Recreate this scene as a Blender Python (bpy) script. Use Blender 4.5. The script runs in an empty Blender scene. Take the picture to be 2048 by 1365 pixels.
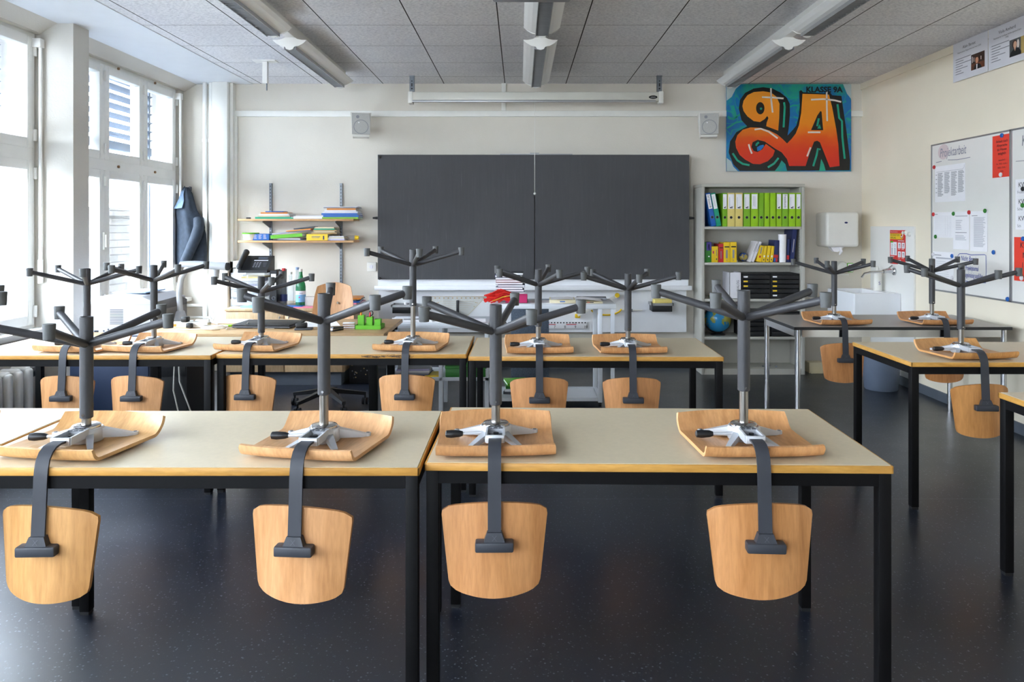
import bpy, bmesh, math, random
from mathutils import Matrix, Vector
random.seed(7)
S = bpy.context.scene
COL = S.collection
F, CX, CY, H = 1494.0, 1040.0, 452.0, 1.39          # focal length in px, vanishing point, eye height
def PX(px, Y): return (px - CX) * Y / F
def PZ(py, Y): return H - (py - CY) * Y / F
def R(d): return math.radians(d)

# ------------------------------------------------------------------ materials
def lin(h):
    if not isinstance(h, str): return h
    h = h.lstrip('#'); o = []
    for i in (0, 2, 4):
        c = int(h[i:i + 2], 16) / 255
        o.append(c / 12.92 if c <= .04045 else ((c + .055) / 1.055) ** 2.4)
    return o
MATS = {}
def nodes(name):
    m = bpy.data.materials.new(name); m.use_nodes = True
    t = m.node_tree; t.nodes.clear()
    out = t.nodes.new('ShaderNodeOutputMaterial')
    b = t.nodes.new('ShaderNodeBsdfPrincipled')
    t.links.new(b.outputs[0], out.inputs[0])
    return m, t, b
def coords(t, scale=(1, 1, 1), kind='Object'):
    tc = t.nodes.new('ShaderNodeTexCoord'); mp = t.nodes.new('ShaderNodeMapping')
    mp.inputs['Scale'].default_value = scale
    t.links.new(tc.outputs[kind], mp.inputs[0]); return mp
def noise(t, vec, scale, detail=3, rough=.5):
    n = t.nodes.new('ShaderNodeTexNoise'); n.inputs['Scale'].default_value = scale
    n.inputs['Detail'].default_value = detail; n.inputs['Roughness'].default_value = rough
    t.links.new(vec.outputs[0], n.inputs['Vector']); return n
def ramp(t, fac, stops):
    r = t.nodes.new('ShaderNodeValToRGB'); e = r.color_ramp.elements
    while len(e) < len(stops): e.new(.5)
    for i, (p, c) in enumerate(stops): e[i].position = p; e[i].color = (*c, 1)
    t.links.new(fac, r.inputs[0]); return r
def mixc(t, fac, a, b, mode='MIX'):
    n = t.nodes.new('ShaderNodeMix'); n.data_type = 'RGBA'; n.blend_type = mode
    for i, v in ((0, fac), (6, a), (7, b)):
        if hasattr(v, 'is_output'): t.links.new(v, n.inputs[i])
        elif i == 0: n.inputs[0].default_value = v
        else: n.inputs[i].default_value = (*v, 1)
    return n.outputs[2]
def bump(t, b, h, strength, dist=.002):
    n = t.nodes.new('ShaderNodeBump'); n.inputs['Strength'].default_value = strength
    n.inputs['Distance'].default_value = dist
    t.links.new(h, n.inputs['Height']); t.links.new(n.outputs[0], b.inputs['Normal'])
def M(name, col, rough=.5, metal=0., var=.06, vs=8., bmp=0., bs=60., spec=.5, emit=0., stretch=(1, 1, 1)):
    if name in MATS: return MATS[name]
    m, t, b = nodes(name); c = lin(col)
    v = coords(t, stretch); n = noise(t, v, vs)
    r = ramp(t, n.outputs[0], [(.3, [x * (1 - var) for x in c]), (.7, [min(1, x * (1 + var)) for x in c])])
    t.links.new(r.outputs[0], b.inputs['Base Color'])
    b.inputs['Roughness'].default_value = rough; b.inputs['Metallic'].default_value = metal
    b.inputs['Specular IOR Level'].default_value = spec
    if bmp: bump(t, b, noise(t, coords(t), bs).outputs[0], bmp)
    MATS[name] = m; return m
def wood(name, c1, c2, stretch, rough=.42, tint=False, spec=.5):
    m, t, b = nodes(name)
    mp = coords(t, stretch)
    oi = t.nodes.new('ShaderNodeObjectInfo')
    sc = t.nodes.new('ShaderNodeVectorMath'); sc.operation = 'SCALE'
    cb = t.nodes.new('ShaderNodeCombineXYZ')
    for i in range(3): t.links.new(oi.outputs['Random'], cb.inputs[i])
    t.links.new(cb.outputs[0], sc.inputs[0]); sc.inputs['Scale'].default_value = 37.
    ad = t.nodes.new('ShaderNodeVectorMath'); ad.operation = 'ADD'
    t.links.new(mp.outputs[0], ad.inputs[0]); t.links.new(sc.outputs[0], ad.inputs[1])
    n1 = noise(t, ad, 2.2, 4, .55); n1.inputs['Distortion'].default_value = .8
    n2 = noise(t, ad, 14., 3, .6)
    a, c = lin(c1), lin(c2)
    r = ramp(t, n1.outputs[0], [(.32, a), (.68, c)])
    r2 = ramp(t, n2.outputs[0], [(.35, (.86, .84, .80)), (.6, (1, 1, 1))])
    o = mixc(t, 1., r.outputs[0], r2.outputs[0], 'MULTIPLY')
    if tint: o = mixc(t, 1., o, oi.outputs['Color'], 'MULTIPLY')
    t.links.new(o, b.inputs['Base Color'])
    b.inputs['Roughness'].default_value = rough; b.inputs['Specular IOR Level'].default_value = spec
    MATS[name] = m; return m
def glass(name, tint=(1, 1, 1), refl=.06, dens=0.):
    m, t, b = nodes(name); t.nodes.remove(b)
    out = [n for n in t.nodes if n.type == 'OUTPUT_MATERIAL'][0]
    tr = t.nodes.new('ShaderNodeBsdfTransparent'); tr.inputs[0].default_value = (*tint, 1)
    gl = t.nodes.new('ShaderNodeBsdfGlossy'); gl.inputs['Roughness'].default_value = .03
    fc = t.nodes.new('ShaderNodeLayerWeight'); pw = t.nodes.new('ShaderNodeMath'); pw.operation = 'POWER'; pw.inputs[1].default_value = 5.
    lw = t.nodes.new('ShaderNodeMath'); lw.operation = 'MULTIPLY_ADD'; lw.inputs[1].default_value = .8; lw.inputs[2].default_value = .035
    t.links.new(fc.outputs['Facing'], pw.inputs[0]); t.links.new(pw.outputs[0], lw.inputs[0])
    n = noise(t, coords(t), 3.); rr = ramp(t, n.outputs[0], [(0, (.95, .95, .95)), (1, (1, 1, 1))])
    t.links.new(rr.outputs[0], gl.inputs[0])
    mx = t.nodes.new('ShaderNodeMixShader')
    t.links.new(lw.outputs[0], mx.inputs[0]); t.links.new(tr.outputs[0], mx.inputs[1]); t.links.new(gl.outputs[0], mx.inputs[2])
    o = mx.outputs[0]
    if dens:
        df = t.nodes.new('ShaderNodeBsdfDiffuse'); df.inputs[0].default_value = (*tint, 1)
        m2 = t.nodes.new('ShaderNodeMixShader'); m2.inputs[0].default_value = dens
        t.links.new(o, m2.inputs[1]); t.links.new(df.outputs[0], m2.inputs[2]); o = m2.outputs[0]
    t.links.new(o, out.inputs[0]); MATS[name] = m; return m

def ceiling_mat():
    m, t, b = nodes('ceiling_board')
    tc = coords(t); sp = t.nodes.new('ShaderNodeSeparateXYZ'); t.links.new(tc.outputs[0], sp.inputs[0])
    def line(ch, off, w):
        a = t.nodes.new('ShaderNodeMath'); a.operation = 'ADD'; a.inputs[1].default_value = off + 59.5
        t.links.new(sp.outputs[ch], a.inputs[0])
        d = t.nodes.new('ShaderNodeMath'); d.operation = 'MODULO'; d.inputs[1].default_value = .595
        t.links.new(a.outputs[0], d.inputs[0])
        l = t.nodes.new('ShaderNodeMath'); l.operation = 'LESS_THAN'; l.inputs[1].default_value = w
        t.links.new(d.outputs[0], l.inputs[0]); return l.outputs[0]
    n1 = noise(t, coords(t, (.45, 1, 1)), 110, 4, .75); n2 = noise(t, coords(t), 1.3, 2)
    r = ramp(t, n1.outputs[0], [(.3, lin('bfbec2')), (.55, lin('f0efef')), (.75, lin('fcfbfa'))])
    r2 = ramp(t, n2.outputs[0], [(.3, (.88, .88, .9)), (.7, (1, 1, 1))])
    c = mixc(t, 1., r.outputs[0], r2.outputs[0], 'MULTIPLY')
    c = mixc(t, line(0, .151, .008), c, lin('3c3836'))
    c2 = mixc(t, line(1, -5.166, .006), c, lin('6a6664'))
    t.links.new(c2, b.inputs['Base Color']); b.inputs['Roughness'].default_value = .95
    b.inputs['Specular IOR Level'].default_value = .1
    bump(t, b, n1.outputs[0], .5, .003)
    MATS['ceiling_board'] = m; return m
def floor_mat():
    m, t, b = nodes('linoleum')
    v = t.nodes.new('ShaderNodeTexVoronoi'); v.inputs['Scale'].default_value = 75
    t.links.new(coords(t).outputs[0], v.inputs['Vector'])
    r = ramp(t, v.outputs['Distance'], [(.14, (1, 1, 1)), (.30, (0, 0, 0))])
    n0 = noise(t, coords(t), 60, 2); gate = ramp(t, n0.outputs[0], [(.48, (0, 0, 0)), (.58, (1, 1, 1))])
    f = mixc(t, 1., r.outputs[0], gate.outputs[0], 'MULTIPLY')
    n1 = noise(t, coords(t), 2.5, 4); n2 = noise(t, coords(t), 180, 2)
    base = ramp(t, n1.outputs[0], [(.3, lin('0b111e')), (.7, lin('0f1728'))])
    c = mixc(t, f, base.outputs[0], lin('7a828e'))
    c = mixc(t, .25, c, mixc(t, n2.outputs[0], lin('08090c'), lin('1c2027')))
    sp = t.nodes.new('ShaderNodeSeparateXYZ'); t.links.new(coords(t).outputs[0], sp.inputs[0])
    def seam(ch, p):
        a = t.nodes.new('ShaderNodeMath'); a.operation = 'COMPARE'; a.inputs[1].default_value = p; a.inputs[2].default_value = .0022
        t.links.new(sp.outputs[ch], a.inputs[0]); return a.outputs[0]
    c = mixc(t, seam(1, 3.80), c, lin('4a4f56'))
    t.links.new(c, b.inputs['Base Color'])
    rr = ramp(t, noise(t, coords(t), 5, 4).outputs[0], [(.3, (.30,) * 3), (.7, (.34,) * 3)])
    t.links.new(rr.outputs[0], b.inputs['Roughness'])
    b.inputs['Specular IOR Level'].default_value = .85
    MATS['linoleum'] = m; return m
def brick_mat():
    m, t, b = nodes('white_brick')
    br = t.nodes.new('ShaderNodeTexBrick'); br.inputs['Scale'].default_value = 1.
    sp = t.nodes.new('ShaderNodeSeparateXYZ'); cb = t.nodes.new('ShaderNodeCombineXYZ')
    t.links.new(coords(t).outputs[0], sp.inputs[0])
    t.links.new(sp.outputs[1], cb.inputs[0]); t.links.new(sp.outputs[2], cb.inputs[1])
    t.links.new(cb.outputs[0], br.inputs['Vector'])
    br.inputs['Brick Width'].default_value = .48; br.inputs['Row Height'].default_value = .2
    br.inputs['Mortar Size'].default_value = .012
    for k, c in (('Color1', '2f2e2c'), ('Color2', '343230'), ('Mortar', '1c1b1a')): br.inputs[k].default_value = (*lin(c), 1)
    t.links.new(br.outputs[0], b.inputs['Base Color']); b.inputs['Roughness'].default_value = .9; b.inputs['Specular IOR Level'].default_value = .05
    MATS['white_brick'] = m; return m
def chalk_mat():
    m, t, b = nodes('slate_board')
    n1 = noise(t, coords(t, (22, 1, 1.2)), 2., 5, .65); n2 = noise(t, coords(t), 1.6, 3); n3 = noise(t, coords(t, (70, 1, 2.5)), 1., 3, .7)
    r = ramp(t, n1.outputs[0], [(.25, lin('49494c')), (.75, lin('4f4f51'))])
    r2 = ramp(t, n2.outputs[0], [(.3, (.9, .9, .92)), (.7, (1.05, 1.05, 1.05))])
    c = mixc(t, 1., r.outputs[0], r2.outputs[0], 'MULTIPLY')
    k = ramp(t, n3.outputs[0], [(.62, (0, 0, 0)), (.8, (.35,) * 3)])
    c = mixc(t, k.outputs[0], c, lin('8a8a8a'))
    t.links.new(c, b.inputs['Base Color']); b.inputs['Roughness'].default_value = .62
    b.inputs['Specular IOR Level'].default_value = .3
    MATS['slate_board'] = m; return m
def grad_mat(name, stops, z0, z1, rough=.4):
    m, t, b = nodes(name)
    sp = t.nodes.new('ShaderNodeSeparateXYZ'); t.links.new(coords(t).outputs[0], sp.inputs[0])
    mr = t.nodes.new('ShaderNodeMapRange'); mr.inputs[1].default_value = z0; mr.inputs[2].default_value = z1
    ad = t.nodes.new('ShaderNodeMath'); ad.operation = 'MULTIPLY_ADD'; ad.inputs[1].default_value = .12
    t.links.new(noise(t, coords(t), 7, 2).outputs[0], ad.inputs[0]); t.links.new(sp.outputs[2], ad.inputs[2])
    t.links.new(ad.outputs[0], mr.inputs[0])
    r = ramp(t, mr.outputs[0], [(p, lin(c)) for p, c in stops])
    t.links.new(r.outputs[0], b.inputs['Base Color']); b.inputs['Roughness'].default_value = rough
    MATS[name] = m; return m
def spray_mat():
    m, t, b = nodes('spray_ground')
    n = noise(t, coords(t), 3.2, 3, .6); n2 = noise(t, coords(t), 5., 1); n2.inputs['Distortion'].default_value = 1.5
    r = ramp(t, n.outputs[0], [(.3, lin('0a5fae')), (.5, lin('0b73b0')), (.62, lin('169a8e'))])
    k = ramp(t, n2.outputs[0], [(.47, (0, 0, 0)), (.5, (1, 1, 1)), (.53, (0, 0, 0))])
    c = mixc(t, k.outputs[0], r.outputs[0], lin('17a08a'))
    t.links.new(c, b.inputs['Base Color']); b.inputs['Roughness'].default_value = .3
    MATS['spray_ground'] = m; return m
def globe_mat(name, sea, land):
    m, t, b = nodes(name)
    n = noise(t, coords(t), 9 if name == 'globe_map' else 16, 4, .55)
    r = ramp(t, n.outputs[0], [(.50, lin(sea)), (.53, lin(land)), (.7, lin('b39a3c'))])
    t.links.new(r.outputs[0], b.inputs['Base Color']); b.inputs['Roughness'].default_value = .25
    MATS[name] = m; return m

# ------------------------------------------------------------------ mesh builder
_text = {}
class MB:
    def __init__(s): s.v = []; s.f = []; s.fm = []; s.fs = []; s.mats = []; s.T = Matrix()
    def mi(s, m):
        if isinstance(m, str): m = MATS[m]
        if m not in s.mats: s.mats.append(m)
        return s.mats.index(m)
    def add(s, vs, fs, m, sm=False):
        o = len(s.v); s.v += [tuple(s.T @ Vector(p)) for p in vs]; k = s.mi(m)
        for f in fs: s.f.append([i + o for i in f]); s.fm.append(k); s.fs.append(sm)
        return s
    def at(s, loc=(0, 0, 0), rz=0, rx=0, ry=0):
        s.T = Matrix.Translation(loc) @ Matrix.Rotation(R(rz), 4, 'Z') @ Matrix.Rotation(R(ry), 4, 'Y') @ Matrix.Rotation(R(rx), 4, 'X'); return s
    def frame(s, o, ux, uy):
        ux, uy = Vector(ux), Vector(uy); n = ux.cross(uy)
        s.T = Matrix(((ux.x, uy.x, n.x, o[0]), (ux.y, uy.y, n.y, o[1]), (ux.z, uy.z, n.z, o[2]), (0, 0, 0, 1))); return s
    def box(s, x0, x1, y0, y1, z0, z1, m, b=0., seg=2):
        if b:
            bm = bmesh.new(); bmesh.ops.create_cube(bm, size=1)
            for v in bm.verts: v.co = ((x0 + x1) / 2 + v.co.x * (x1 - x0), (y0 + y1) / 2 + v.co.y * (y1 - y0), (z0 + z1) / 2 + v.co.z * (z1 - z0))
            bmesh.ops.bevel(bm, geom=bm.edges[:], offset=b, segments=seg, profile=.5, affect='EDGES', clamp_overlap=True)
            bm.verts.index_update()
            s.add([v.co[:] for v in bm.verts], [[v.index for v in f.verts] for f in bm.faces], m, True); bm.free(); return s
        return s.add([(x, y, z) for z in (z0, z1) for y in (y0, y1) for x in (x0, x1)],
                     [(0, 2, 3, 1), (4, 5, 7, 6), (0, 1, 5, 4), (2, 6, 7, 3), (0, 4, 6, 2), (1, 3, 7, 5)], m)
    def ring(s, loops, m, sm=True, cap=True, closed=True):
        n = len(loops[0]); vs = [p for l in loops for p in l]; fs = []
        for i in range(len(loops) - 1):
            for j in range(n if closed else n - 1):
                k = (j + 1) % n; fs.append((i * n + j, i * n + k, (i + 1) * n + k, (i + 1) * n + j))
        s.add(vs, fs, m, sm)
        if cap:
            s.add(loops[0], [list(range(n))[::-1]], m); s.add(loops[-1], [list(range(n))], m)
        return s
    def tube(s, pts, r, m, n=10, cap=True, flat=None):
        pts = [Vector(p) for p in pts]; rs = r if isinstance(r, (list, tuple)) else [r] * len(pts); loops = []; ref = None
        for i, p in enumerate(pts):
            d = (pts[min(i + 1, len(pts) - 1)] - pts[max(i - 1, 0)]).normalized()
            if ref is None:
                ref = Vector((0, 0, 1)) if abs(d.z) < .9 else Vector((1, 0, 0))
            u = (ref - d * ref.dot(d)).normalized(); w = d.cross(u); ref = u
            loops.append([tuple(p + (u * math.cos(a) + w * math.sin(a)) * rs[i]) for a in [2 * math.pi * k / n for k in range(n)]])
        return s.ring(loops, m, True, cap)
    def cyl(s, x, y, z0, z1, r, m, n=20, r1=None):
        return s.lathe([(r, z0), (r1 if r1 is not None else r, z1)], (x, y, 0), m, n, True)
    def lathe(s, prof, c, m, n=24, cap=True):
        return s.ring([[(c[0] + r * math.cos(2 * math.pi * k / n), c[1] + r * math.sin(2 * math.pi * k / n), c[2] + z) for k in range(n)] for r, z in prof], m, True, cap)
    def sphere(s, c, r, m, nu=20, nv=12, sz=1.):
        return s.lathe([(max(1e-4, r * math.sin(math.pi * i / nv)), -r * sz * math.cos(math.pi * i / nv)) for i in range(nv + 1)], c, m, nu, False)
    def prism(s, poly, z0, z1, m):                       # polygon in local xy
        n = len(poly)
        a = sum(poly[i][0] * poly[(i + 1) % n][1] - poly[(i + 1) % n][0] * poly[i][1] for i in range(n))
        if a < 0: poly = poly[::-1]
        vs = [(x, y, z0) for x, y in poly] + [(x, y, z1) for x, y in poly]
        return s.add(vs, [list(range(n))[::-1], list(range(n, 2 * n))] + [(i, (i + 1) % n, n + (i + 1) % n, n + i) for i in range(n)], m)
    def bar(s, p0, p1, w0, h0, w1, h1, m):               # tapering bar with a rectangular section
        p0, p1 = Vector(p0), Vector(p1); d = (p1 - p0).normalized(); sd = d.cross(Vector((0, 0, 1))).normalized(); up = sd.cross(d)
        q = lambda p, w, h: [tuple(p + sd * a * w / 2 + up * b * h / 2) for a, b in ((-1, -1), (1, -1), (1, 1), (-1, 1))]
        return s.ring([q(p0, w0, h0), q(p1, w1, h1)], m, False)
    # flat drawing in local xy, l = layer
    def poly(s, pts, m, l=1, dz=.0006):
        n = len(pts); a = sum(pts[i][0] * pts[(i + 1) % n][1] - pts[(i + 1) % n][0] * pts[i][1] for i in range(n))
        if a < 0: pts = pts[::-1]
        return s.add([(x, y, l * dz) for x, y in pts], [list(range(n))], m)
    def rect(s, x0, y0, x1, y1, m, l=1): return s.poly([(x0, y0), (x1, y0), (x1, y1), (x0, y1)], m, l)
    def disc(s, x, y, r, m, l=1, ry=None, n=20):
        return s.poly([(x + r * math.cos(2 * math.pi * k / n), y + (ry or r) * math.sin(2 * math.pi * k / n)) for k in range(n)], m, l)
    def stroke(s, pts, w, m, l=1):
        L, Rr = [], []
        for i, p in enumerate(pts):
            a, b = pts[max(i - 1, 0)], pts[min(i + 1, len(pts) - 1)]
            dx, dy = b[0] - a[0], b[1] - a[1]; k = math.hypot(dx, dy) or 1
            L.append((p[0] - dy / k * w / 2, p[1] + dx / k * w / 2)); Rr.append((p[0] + dy / k * w / 2, p[1] - dx / k * w / 2))
        for i in range(len(pts) - 1): s.poly([L[i], L[i + 1], Rr[i + 1], Rr[i]], m, l)
        return s
    def lines(s, x0, y0, x1, n, dy, h, m, l=1, jag=.4):
        for i in range(n):
            s.rect(x0, y0 - i * dy - h, x1 - (x1 - x0) * jag * random.random(), y0 - i * dy, m, l)
        return s
    def text(s, txt, x, y, size, m, l=2, al='CENTER', wid=None, shear=0., bold=0.):
        key = (txt, al, shear, bold)
        if key not in _text:
            cu = bpy.data.curves.new('t', 'FONT'); cu.body = txt; cu.align_x = al; cu.resolution_u = 3; cu.shear = shear; cu.offset = bold
            ob = bpy.data.objects.new('t', cu); me = bpy.data.meshes.new_from_object(ob)
            _text[key] = ([v.co[:] for v in me.vertices], [list(p.vertices) for p in me.polygons])
            bpy.data.objects.remove(ob); bpy.data.curves.remove(cu); bpy.data.meshes.remove(me)
        vs, fs = _text[key]; k = size
        kx = k if wid is None else wid / max(1e-6, max(v[0] for v in vs) - min(v[0] for v in vs))
        return s.add([(x + v[0] * kx, y + v[1] * k, l * .0006) for v in vs], fs, m)
    def build(s, name, parent=None, loc=(0, 0, 0), rz=0., label=None):
        me = bpy.data.meshes.new(name)
        me.from_pydata(s.v, [], s.f)
        for m in s.mats: me.materials.append(m)
        me.polygons.foreach_set('material_index', s.fm); me.polygons.foreach_set('use_smooth', s.fs)
        me.validate()
        if any(s.fs): me.set_sharp_from_angle(angle=R(38))
        me.update()
        o = bpy.data.objects.new(name, me); COL.objects.link(o)
        o.location = loc; o.rotation_euler[2] = R(rz)
        if parent: o.parent = parent
        if label: o['label'] = label
        return o
def thing(name, label, cat, loc=(0, 0, 0), rz=0., group=None):
    o = bpy.data.objects.new(name, None); COL.objects.link(o); o.empty_display_size = .05
    o.location = loc; o.rotation_euler[2] = R(rz); return tag(o, label, cat, group)
def tag(o, label, cat, group=None):
    o['label'] = label; o['category'] = cat
    if group: o['group'] = group
    return o
def solo(mb, name, label, cat, loc=(0, 0, 0), rz=0., group=None): return tag(mb.build(name, None, loc, rz), label, cat, group)
def struct(mb, name):
    o = mb.build(name); o['kind'] = 'structure'; return o
def copy_tree(o, parent=None):
    c = o.copy(); COL.objects.link(c)
    if parent: c.parent = parent
    for ch in o.children: copy_tree(ch, c)
    return c

# ------------------------------------------------------------------ palette
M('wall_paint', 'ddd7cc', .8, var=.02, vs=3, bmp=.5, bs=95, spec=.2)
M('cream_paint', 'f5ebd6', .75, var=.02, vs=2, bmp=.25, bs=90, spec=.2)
M('window_wall_paint', 'ccc8c0', .8, var=.02, vs=3, bmp=.5, bs=95, spec=.2); M('white_paint', 'ebeae6', .55, var=.015, vs=3)  # left wall: copy of the wall paint, darkened against overexposure by the windows
M('soffit_paint', 'dcdfe3', .7, var=.015)
M('pvc_white', 'e6e5df', .4, var=.02); M('frame_white', 'e9e9e6', .35, var=.02)
M('grey_base', '8b9098', .5); M('dark_base', '5d646d', .5)
M('black_metal', '0a090a', .55, var=.15, vs=30, spec=.15); M('black_plastic', '17181b', .45, var=.1)
M('grey_powder', '3a3a3d', .46, var=.08, vs=40, bmp=.15, bs=400, spec=.45); M('strap_grey', '34363c', .5, var=.05, spec=.4)
M('cap_grey', '505151', .62, var=.06, vs=60); M('chrome', 'c9c9cb', .16, 1., .03); M('steel', '8e8a85', .28, 1., .05)
M('cast_aluminium', 'c3c6cb', .38, .25, .04); M('laminate', 'cfc1a5', .36, var=.03, vs=60); M('laminate_grey', '9a9796', .32, var=.03, vs=60)
M('bin_blue', '727d90', .3); M('paper', 'f6f5f8', .8, var=.02); M('paper2', 'e0dfe4', .8, var=.02); M('ink', '2a2a2d', .7); M('ink_grey', '8b8b92', .8)
M('ink_light', 'b9b9c2', .8); M('ink_blue', '3a4aa0', .7); M('ink_faint', '8c8c9c', .7); M('ink_pink', 'dccaca', .8)
M('red_paper', 'ee4431', .7, var=.02); M('whiteboard', 'f0eee9', .22, var=.01); M('board_white', 'eff0f3', .35, var=.02); M('alu', 'a9aaac', .35, .6, .04)
M('white_plastic', 'e6e4dd', .35, var=.02); M('grille_grey', 'b9b8b4', .6, var=.08, vs=200); M('enamel_grey', 'b9b7ae', .42, var=.02)
M('trolley_grey', 'd6dae0', .4, var=.02); M('navy_panel', '1f2c44', .5); M('ceramic', 'eceef2', .12, var=.01); M('chairless_black', '101012', .6)
M('slat_grey', '4a5666', .5, var=.03); M('screen_case', 'd2d0c6', .4, var=.02); M('zinc', '7d8289', .4, .7, .1)
wood('beech_seat', 'c69566', 'deb082', (9, 1.2, 3), .4, True); wood('beech_back', 'b98453', 'd4a070', (9, 3, 1.1), .4, True)
wood('edge_oak', 'b98336', 'd09c4c', (1.5, 1.5, 9), .5, True); wood('desk_wood', 'c09a6b', 'd2b084', (1.2, 8, 6), .45); wood('cabinet_wood', 'c9a67c', 'd8ba92', (7, 7, 1.1), .5)
wood('shelf_wood', 'cf9f6c', 'e0b684', (1.2, 6, 6), .5)
glass('window_glass'); glass('clear_plastic', (.93, .95, .97), dens=.12); glass('green_glass', (.10, .42, .22), dens=.25); glass('bottle_clear', (.86, .9, .93), dens=.06); glass('acrylic', (.97, .97, .95), dens=.12)
ceiling_mat(); floor_mat(); brick_mat(); chalk_mat(); spray_mat()
globe_mat('globe_map', '2a86b8', '8f9a4a'); globe_mat('small_globe_map', '2d4f96', '9a8a4c')
COLS = dict(red='c4262a', dark_red='9e2b30', orange='e0882a', yellow='f0c81e', pale_yellow='e9d47a', green='7fb81a', lime='9acd12', dark_green='2f7d2b', teal='14a07c', blue='1f62b5', pale_blue='9fb6dc', navy='1d2a5c',
            white='e8e6ea', cream='d9cfae', grey='8e8f95', pink='e6829a', magenta='c31c63', purple='4b3f8f', black='202226', brown='8a6a48', lilac='bdb7d8', tan='b79a6b', beige='d5c8a6', light_blue='7fb7e0', bright_green='5fb414', dark_grey='4a4c52')
for k, c in COLS.items(): M('c_' + k, c, .45, var=.03)
# ================================================================== the room
XW, XL, XR, YB, YN, ZC = -3.30, -3.157, 3.34, 7.30, -3.4, 2.78
struct(MB().box(-3.6, 3.5, YN - .15, YB + .15, -.1, 0, 'linoleum'), 'floor')
struct(MB().box(-2.62, XR + .1, YN - .15, YB + .1, ZC, ZC + .12, 'ceiling_board'), 'ceiling')
struct(MB().box(-3.5, -2.61, YN - .15, YB + .1, ZC - .006, ZC + .12, 'soffit_paint'), 'trim_1')
struct(MB().box(-3.5, XR + .15, YB, YB + .15, 0, ZC, 'wall_paint'), 'wall_back')
struct(MB().box(XR, XR + .15, YN, YB, 0, ZC, 'cream_paint'), 'wall_right')
ADDED_WIN = [(-2.75, -1.55)]
w = MB().box(-3.5, XR + .15, YN - .15, YN, 0, .85, 'wall_paint').box(-3.5, XR + .15, YN - .15, YN, 2.62, ZC, 'wall_paint')
for a, b in ((-3.5, -2.75), (-1.55, XR + .15)): w.box(a, b, YN - .15, YN, .85, 2.62, 'wall_paint')
struct(w, 'wall_front')
for n, (a, b) in enumerate(ADDED_WIN):                                                        # added window behind the camera, invented to light back wall and chair backs
    root = bpy.data.objects.new('window_%d' % (6 + n), None); COL.objects.link(root); root.location = ((a + b) / 2, YN, .85); root['kind'] = 'structure'
    h = (b - a) / 2; f = MB()
    for q in ((-h, -h + .06, 0, 1.77), (h - .06, h, 0, 1.77), (-h + .06, h - .06, 0, .06), (-h + .06, h - .06, 1.71, 1.77), (-.04, .04, .06, 1.71)): f.box(q[0], q[1], -.12, -.05, q[2], q[3], 'frame_white')
    f.build('frame', root); MB().box(-h + .05, h - .05, -.09, -.084, .05, 1.72, 'window_glass').build('pane', root)
M('reveal_render', 'a9a8a6', .85, var=.05)
PIL = [(5.10, 5.285), (2.95, 3.135), (.80, .985), (-1.35, -1.165)]
w = MB()
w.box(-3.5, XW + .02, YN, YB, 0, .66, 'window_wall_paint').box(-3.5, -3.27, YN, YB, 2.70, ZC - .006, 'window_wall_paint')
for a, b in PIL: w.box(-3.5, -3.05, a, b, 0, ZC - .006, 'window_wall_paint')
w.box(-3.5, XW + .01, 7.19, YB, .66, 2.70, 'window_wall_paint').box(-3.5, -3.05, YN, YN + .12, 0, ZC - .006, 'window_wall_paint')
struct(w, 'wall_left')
w = MB()
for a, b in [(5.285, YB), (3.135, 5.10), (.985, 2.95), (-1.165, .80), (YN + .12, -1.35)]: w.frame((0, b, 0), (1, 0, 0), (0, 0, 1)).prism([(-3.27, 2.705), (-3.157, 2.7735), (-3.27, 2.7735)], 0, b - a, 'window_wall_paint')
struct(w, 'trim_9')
w = MB().box(-4.05, -3.5, YN, YB + .6, 2.80, 3.4, 'reveal_render')                     # outer wall skin: reveals, sill, and an added deep lintel blocking steep skylight
for a, b in PIL: w.box(-3.66, -3.5, a, b, .60, 2.80, 'reveal_render')
w.box(-3.66, -3.5, 7.2, YB + .6, .60, 2.80, 'reveal_render').box(-3.66, -3.5, YN, YN + .12, .60, 2.80, 'reveal_render').box(-3.66, -3.5, YN, YB + .6, -4, .60, 'reveal_render')
struct(w, 'wall_outer')
w = MB()
w.box(-3.48, -3.2, 5.285, 7.29, .66, .70, 'white_paint', .006)
for (a, b) in [(3.135, 5.10), (.985, 2.95), (-1.165, .80), (YN + .12, -1.35)]: w.box(-3.48, -3.2, a, b, .66, .70, 'white_paint', .006)
struct(w, 'trim_2')                                                                   # window boards
struct(MB().box(XR - .015, XR, YN, YB, ZC - .06, ZC, 'cream_paint'), 'trim_3')
struct(MB().box(XR - .013, XR, YN, YB, 0, .075, 'dark_base'), 'baseboard_right')
struct(MB().box(-2.79, XR - .013, YB - .014, YB, 0, .06, 'grey_base'), 'baseboard_back')
# riser duct, pipes and cable ducts on the back wall
struct(MB().box(-2.955, -2.805, 7.16, YB, 0, ZC - .006, 'pvc_white', .006).box(-2.803, -2.775, 7.22, YB, 0, ZC - .006, 'pvc_white'), 'trim_4')
for k, x in enumerate((-3.045, -2.985)):
    w = MB().tube([(x, 7.22, 0), (x, 7.22, ZC)], .021, 'white_paint', 14)
    for z in (.75, 2.2): w.tube([(x, 7.22, z), (x, 7.22, z + .03)], .027, 'white_paint', 14)
    w.tube([(x, 7.22, .62), (-3.26, 7.22, .62)] if k == 0 else [(x, 7.22, .5), (-3.26, 7.22, .5)], .016, 'white_paint', 10)
    struct(w, 'trim_%d' % (5 + k))
w = MB().box(-2.80, XR, 7.272, YB, 2.456, 2.512, 'pvc_white', .003)
w.box(-2.80, -2.755, 7.272, YB, 1.06, 2.456, 'pvc_white', .003).box(PX(1003, 7.28), PX(1012, 7.28), 7.272, YB, 2.512, ZC, 'pvc_white', .003)
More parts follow.
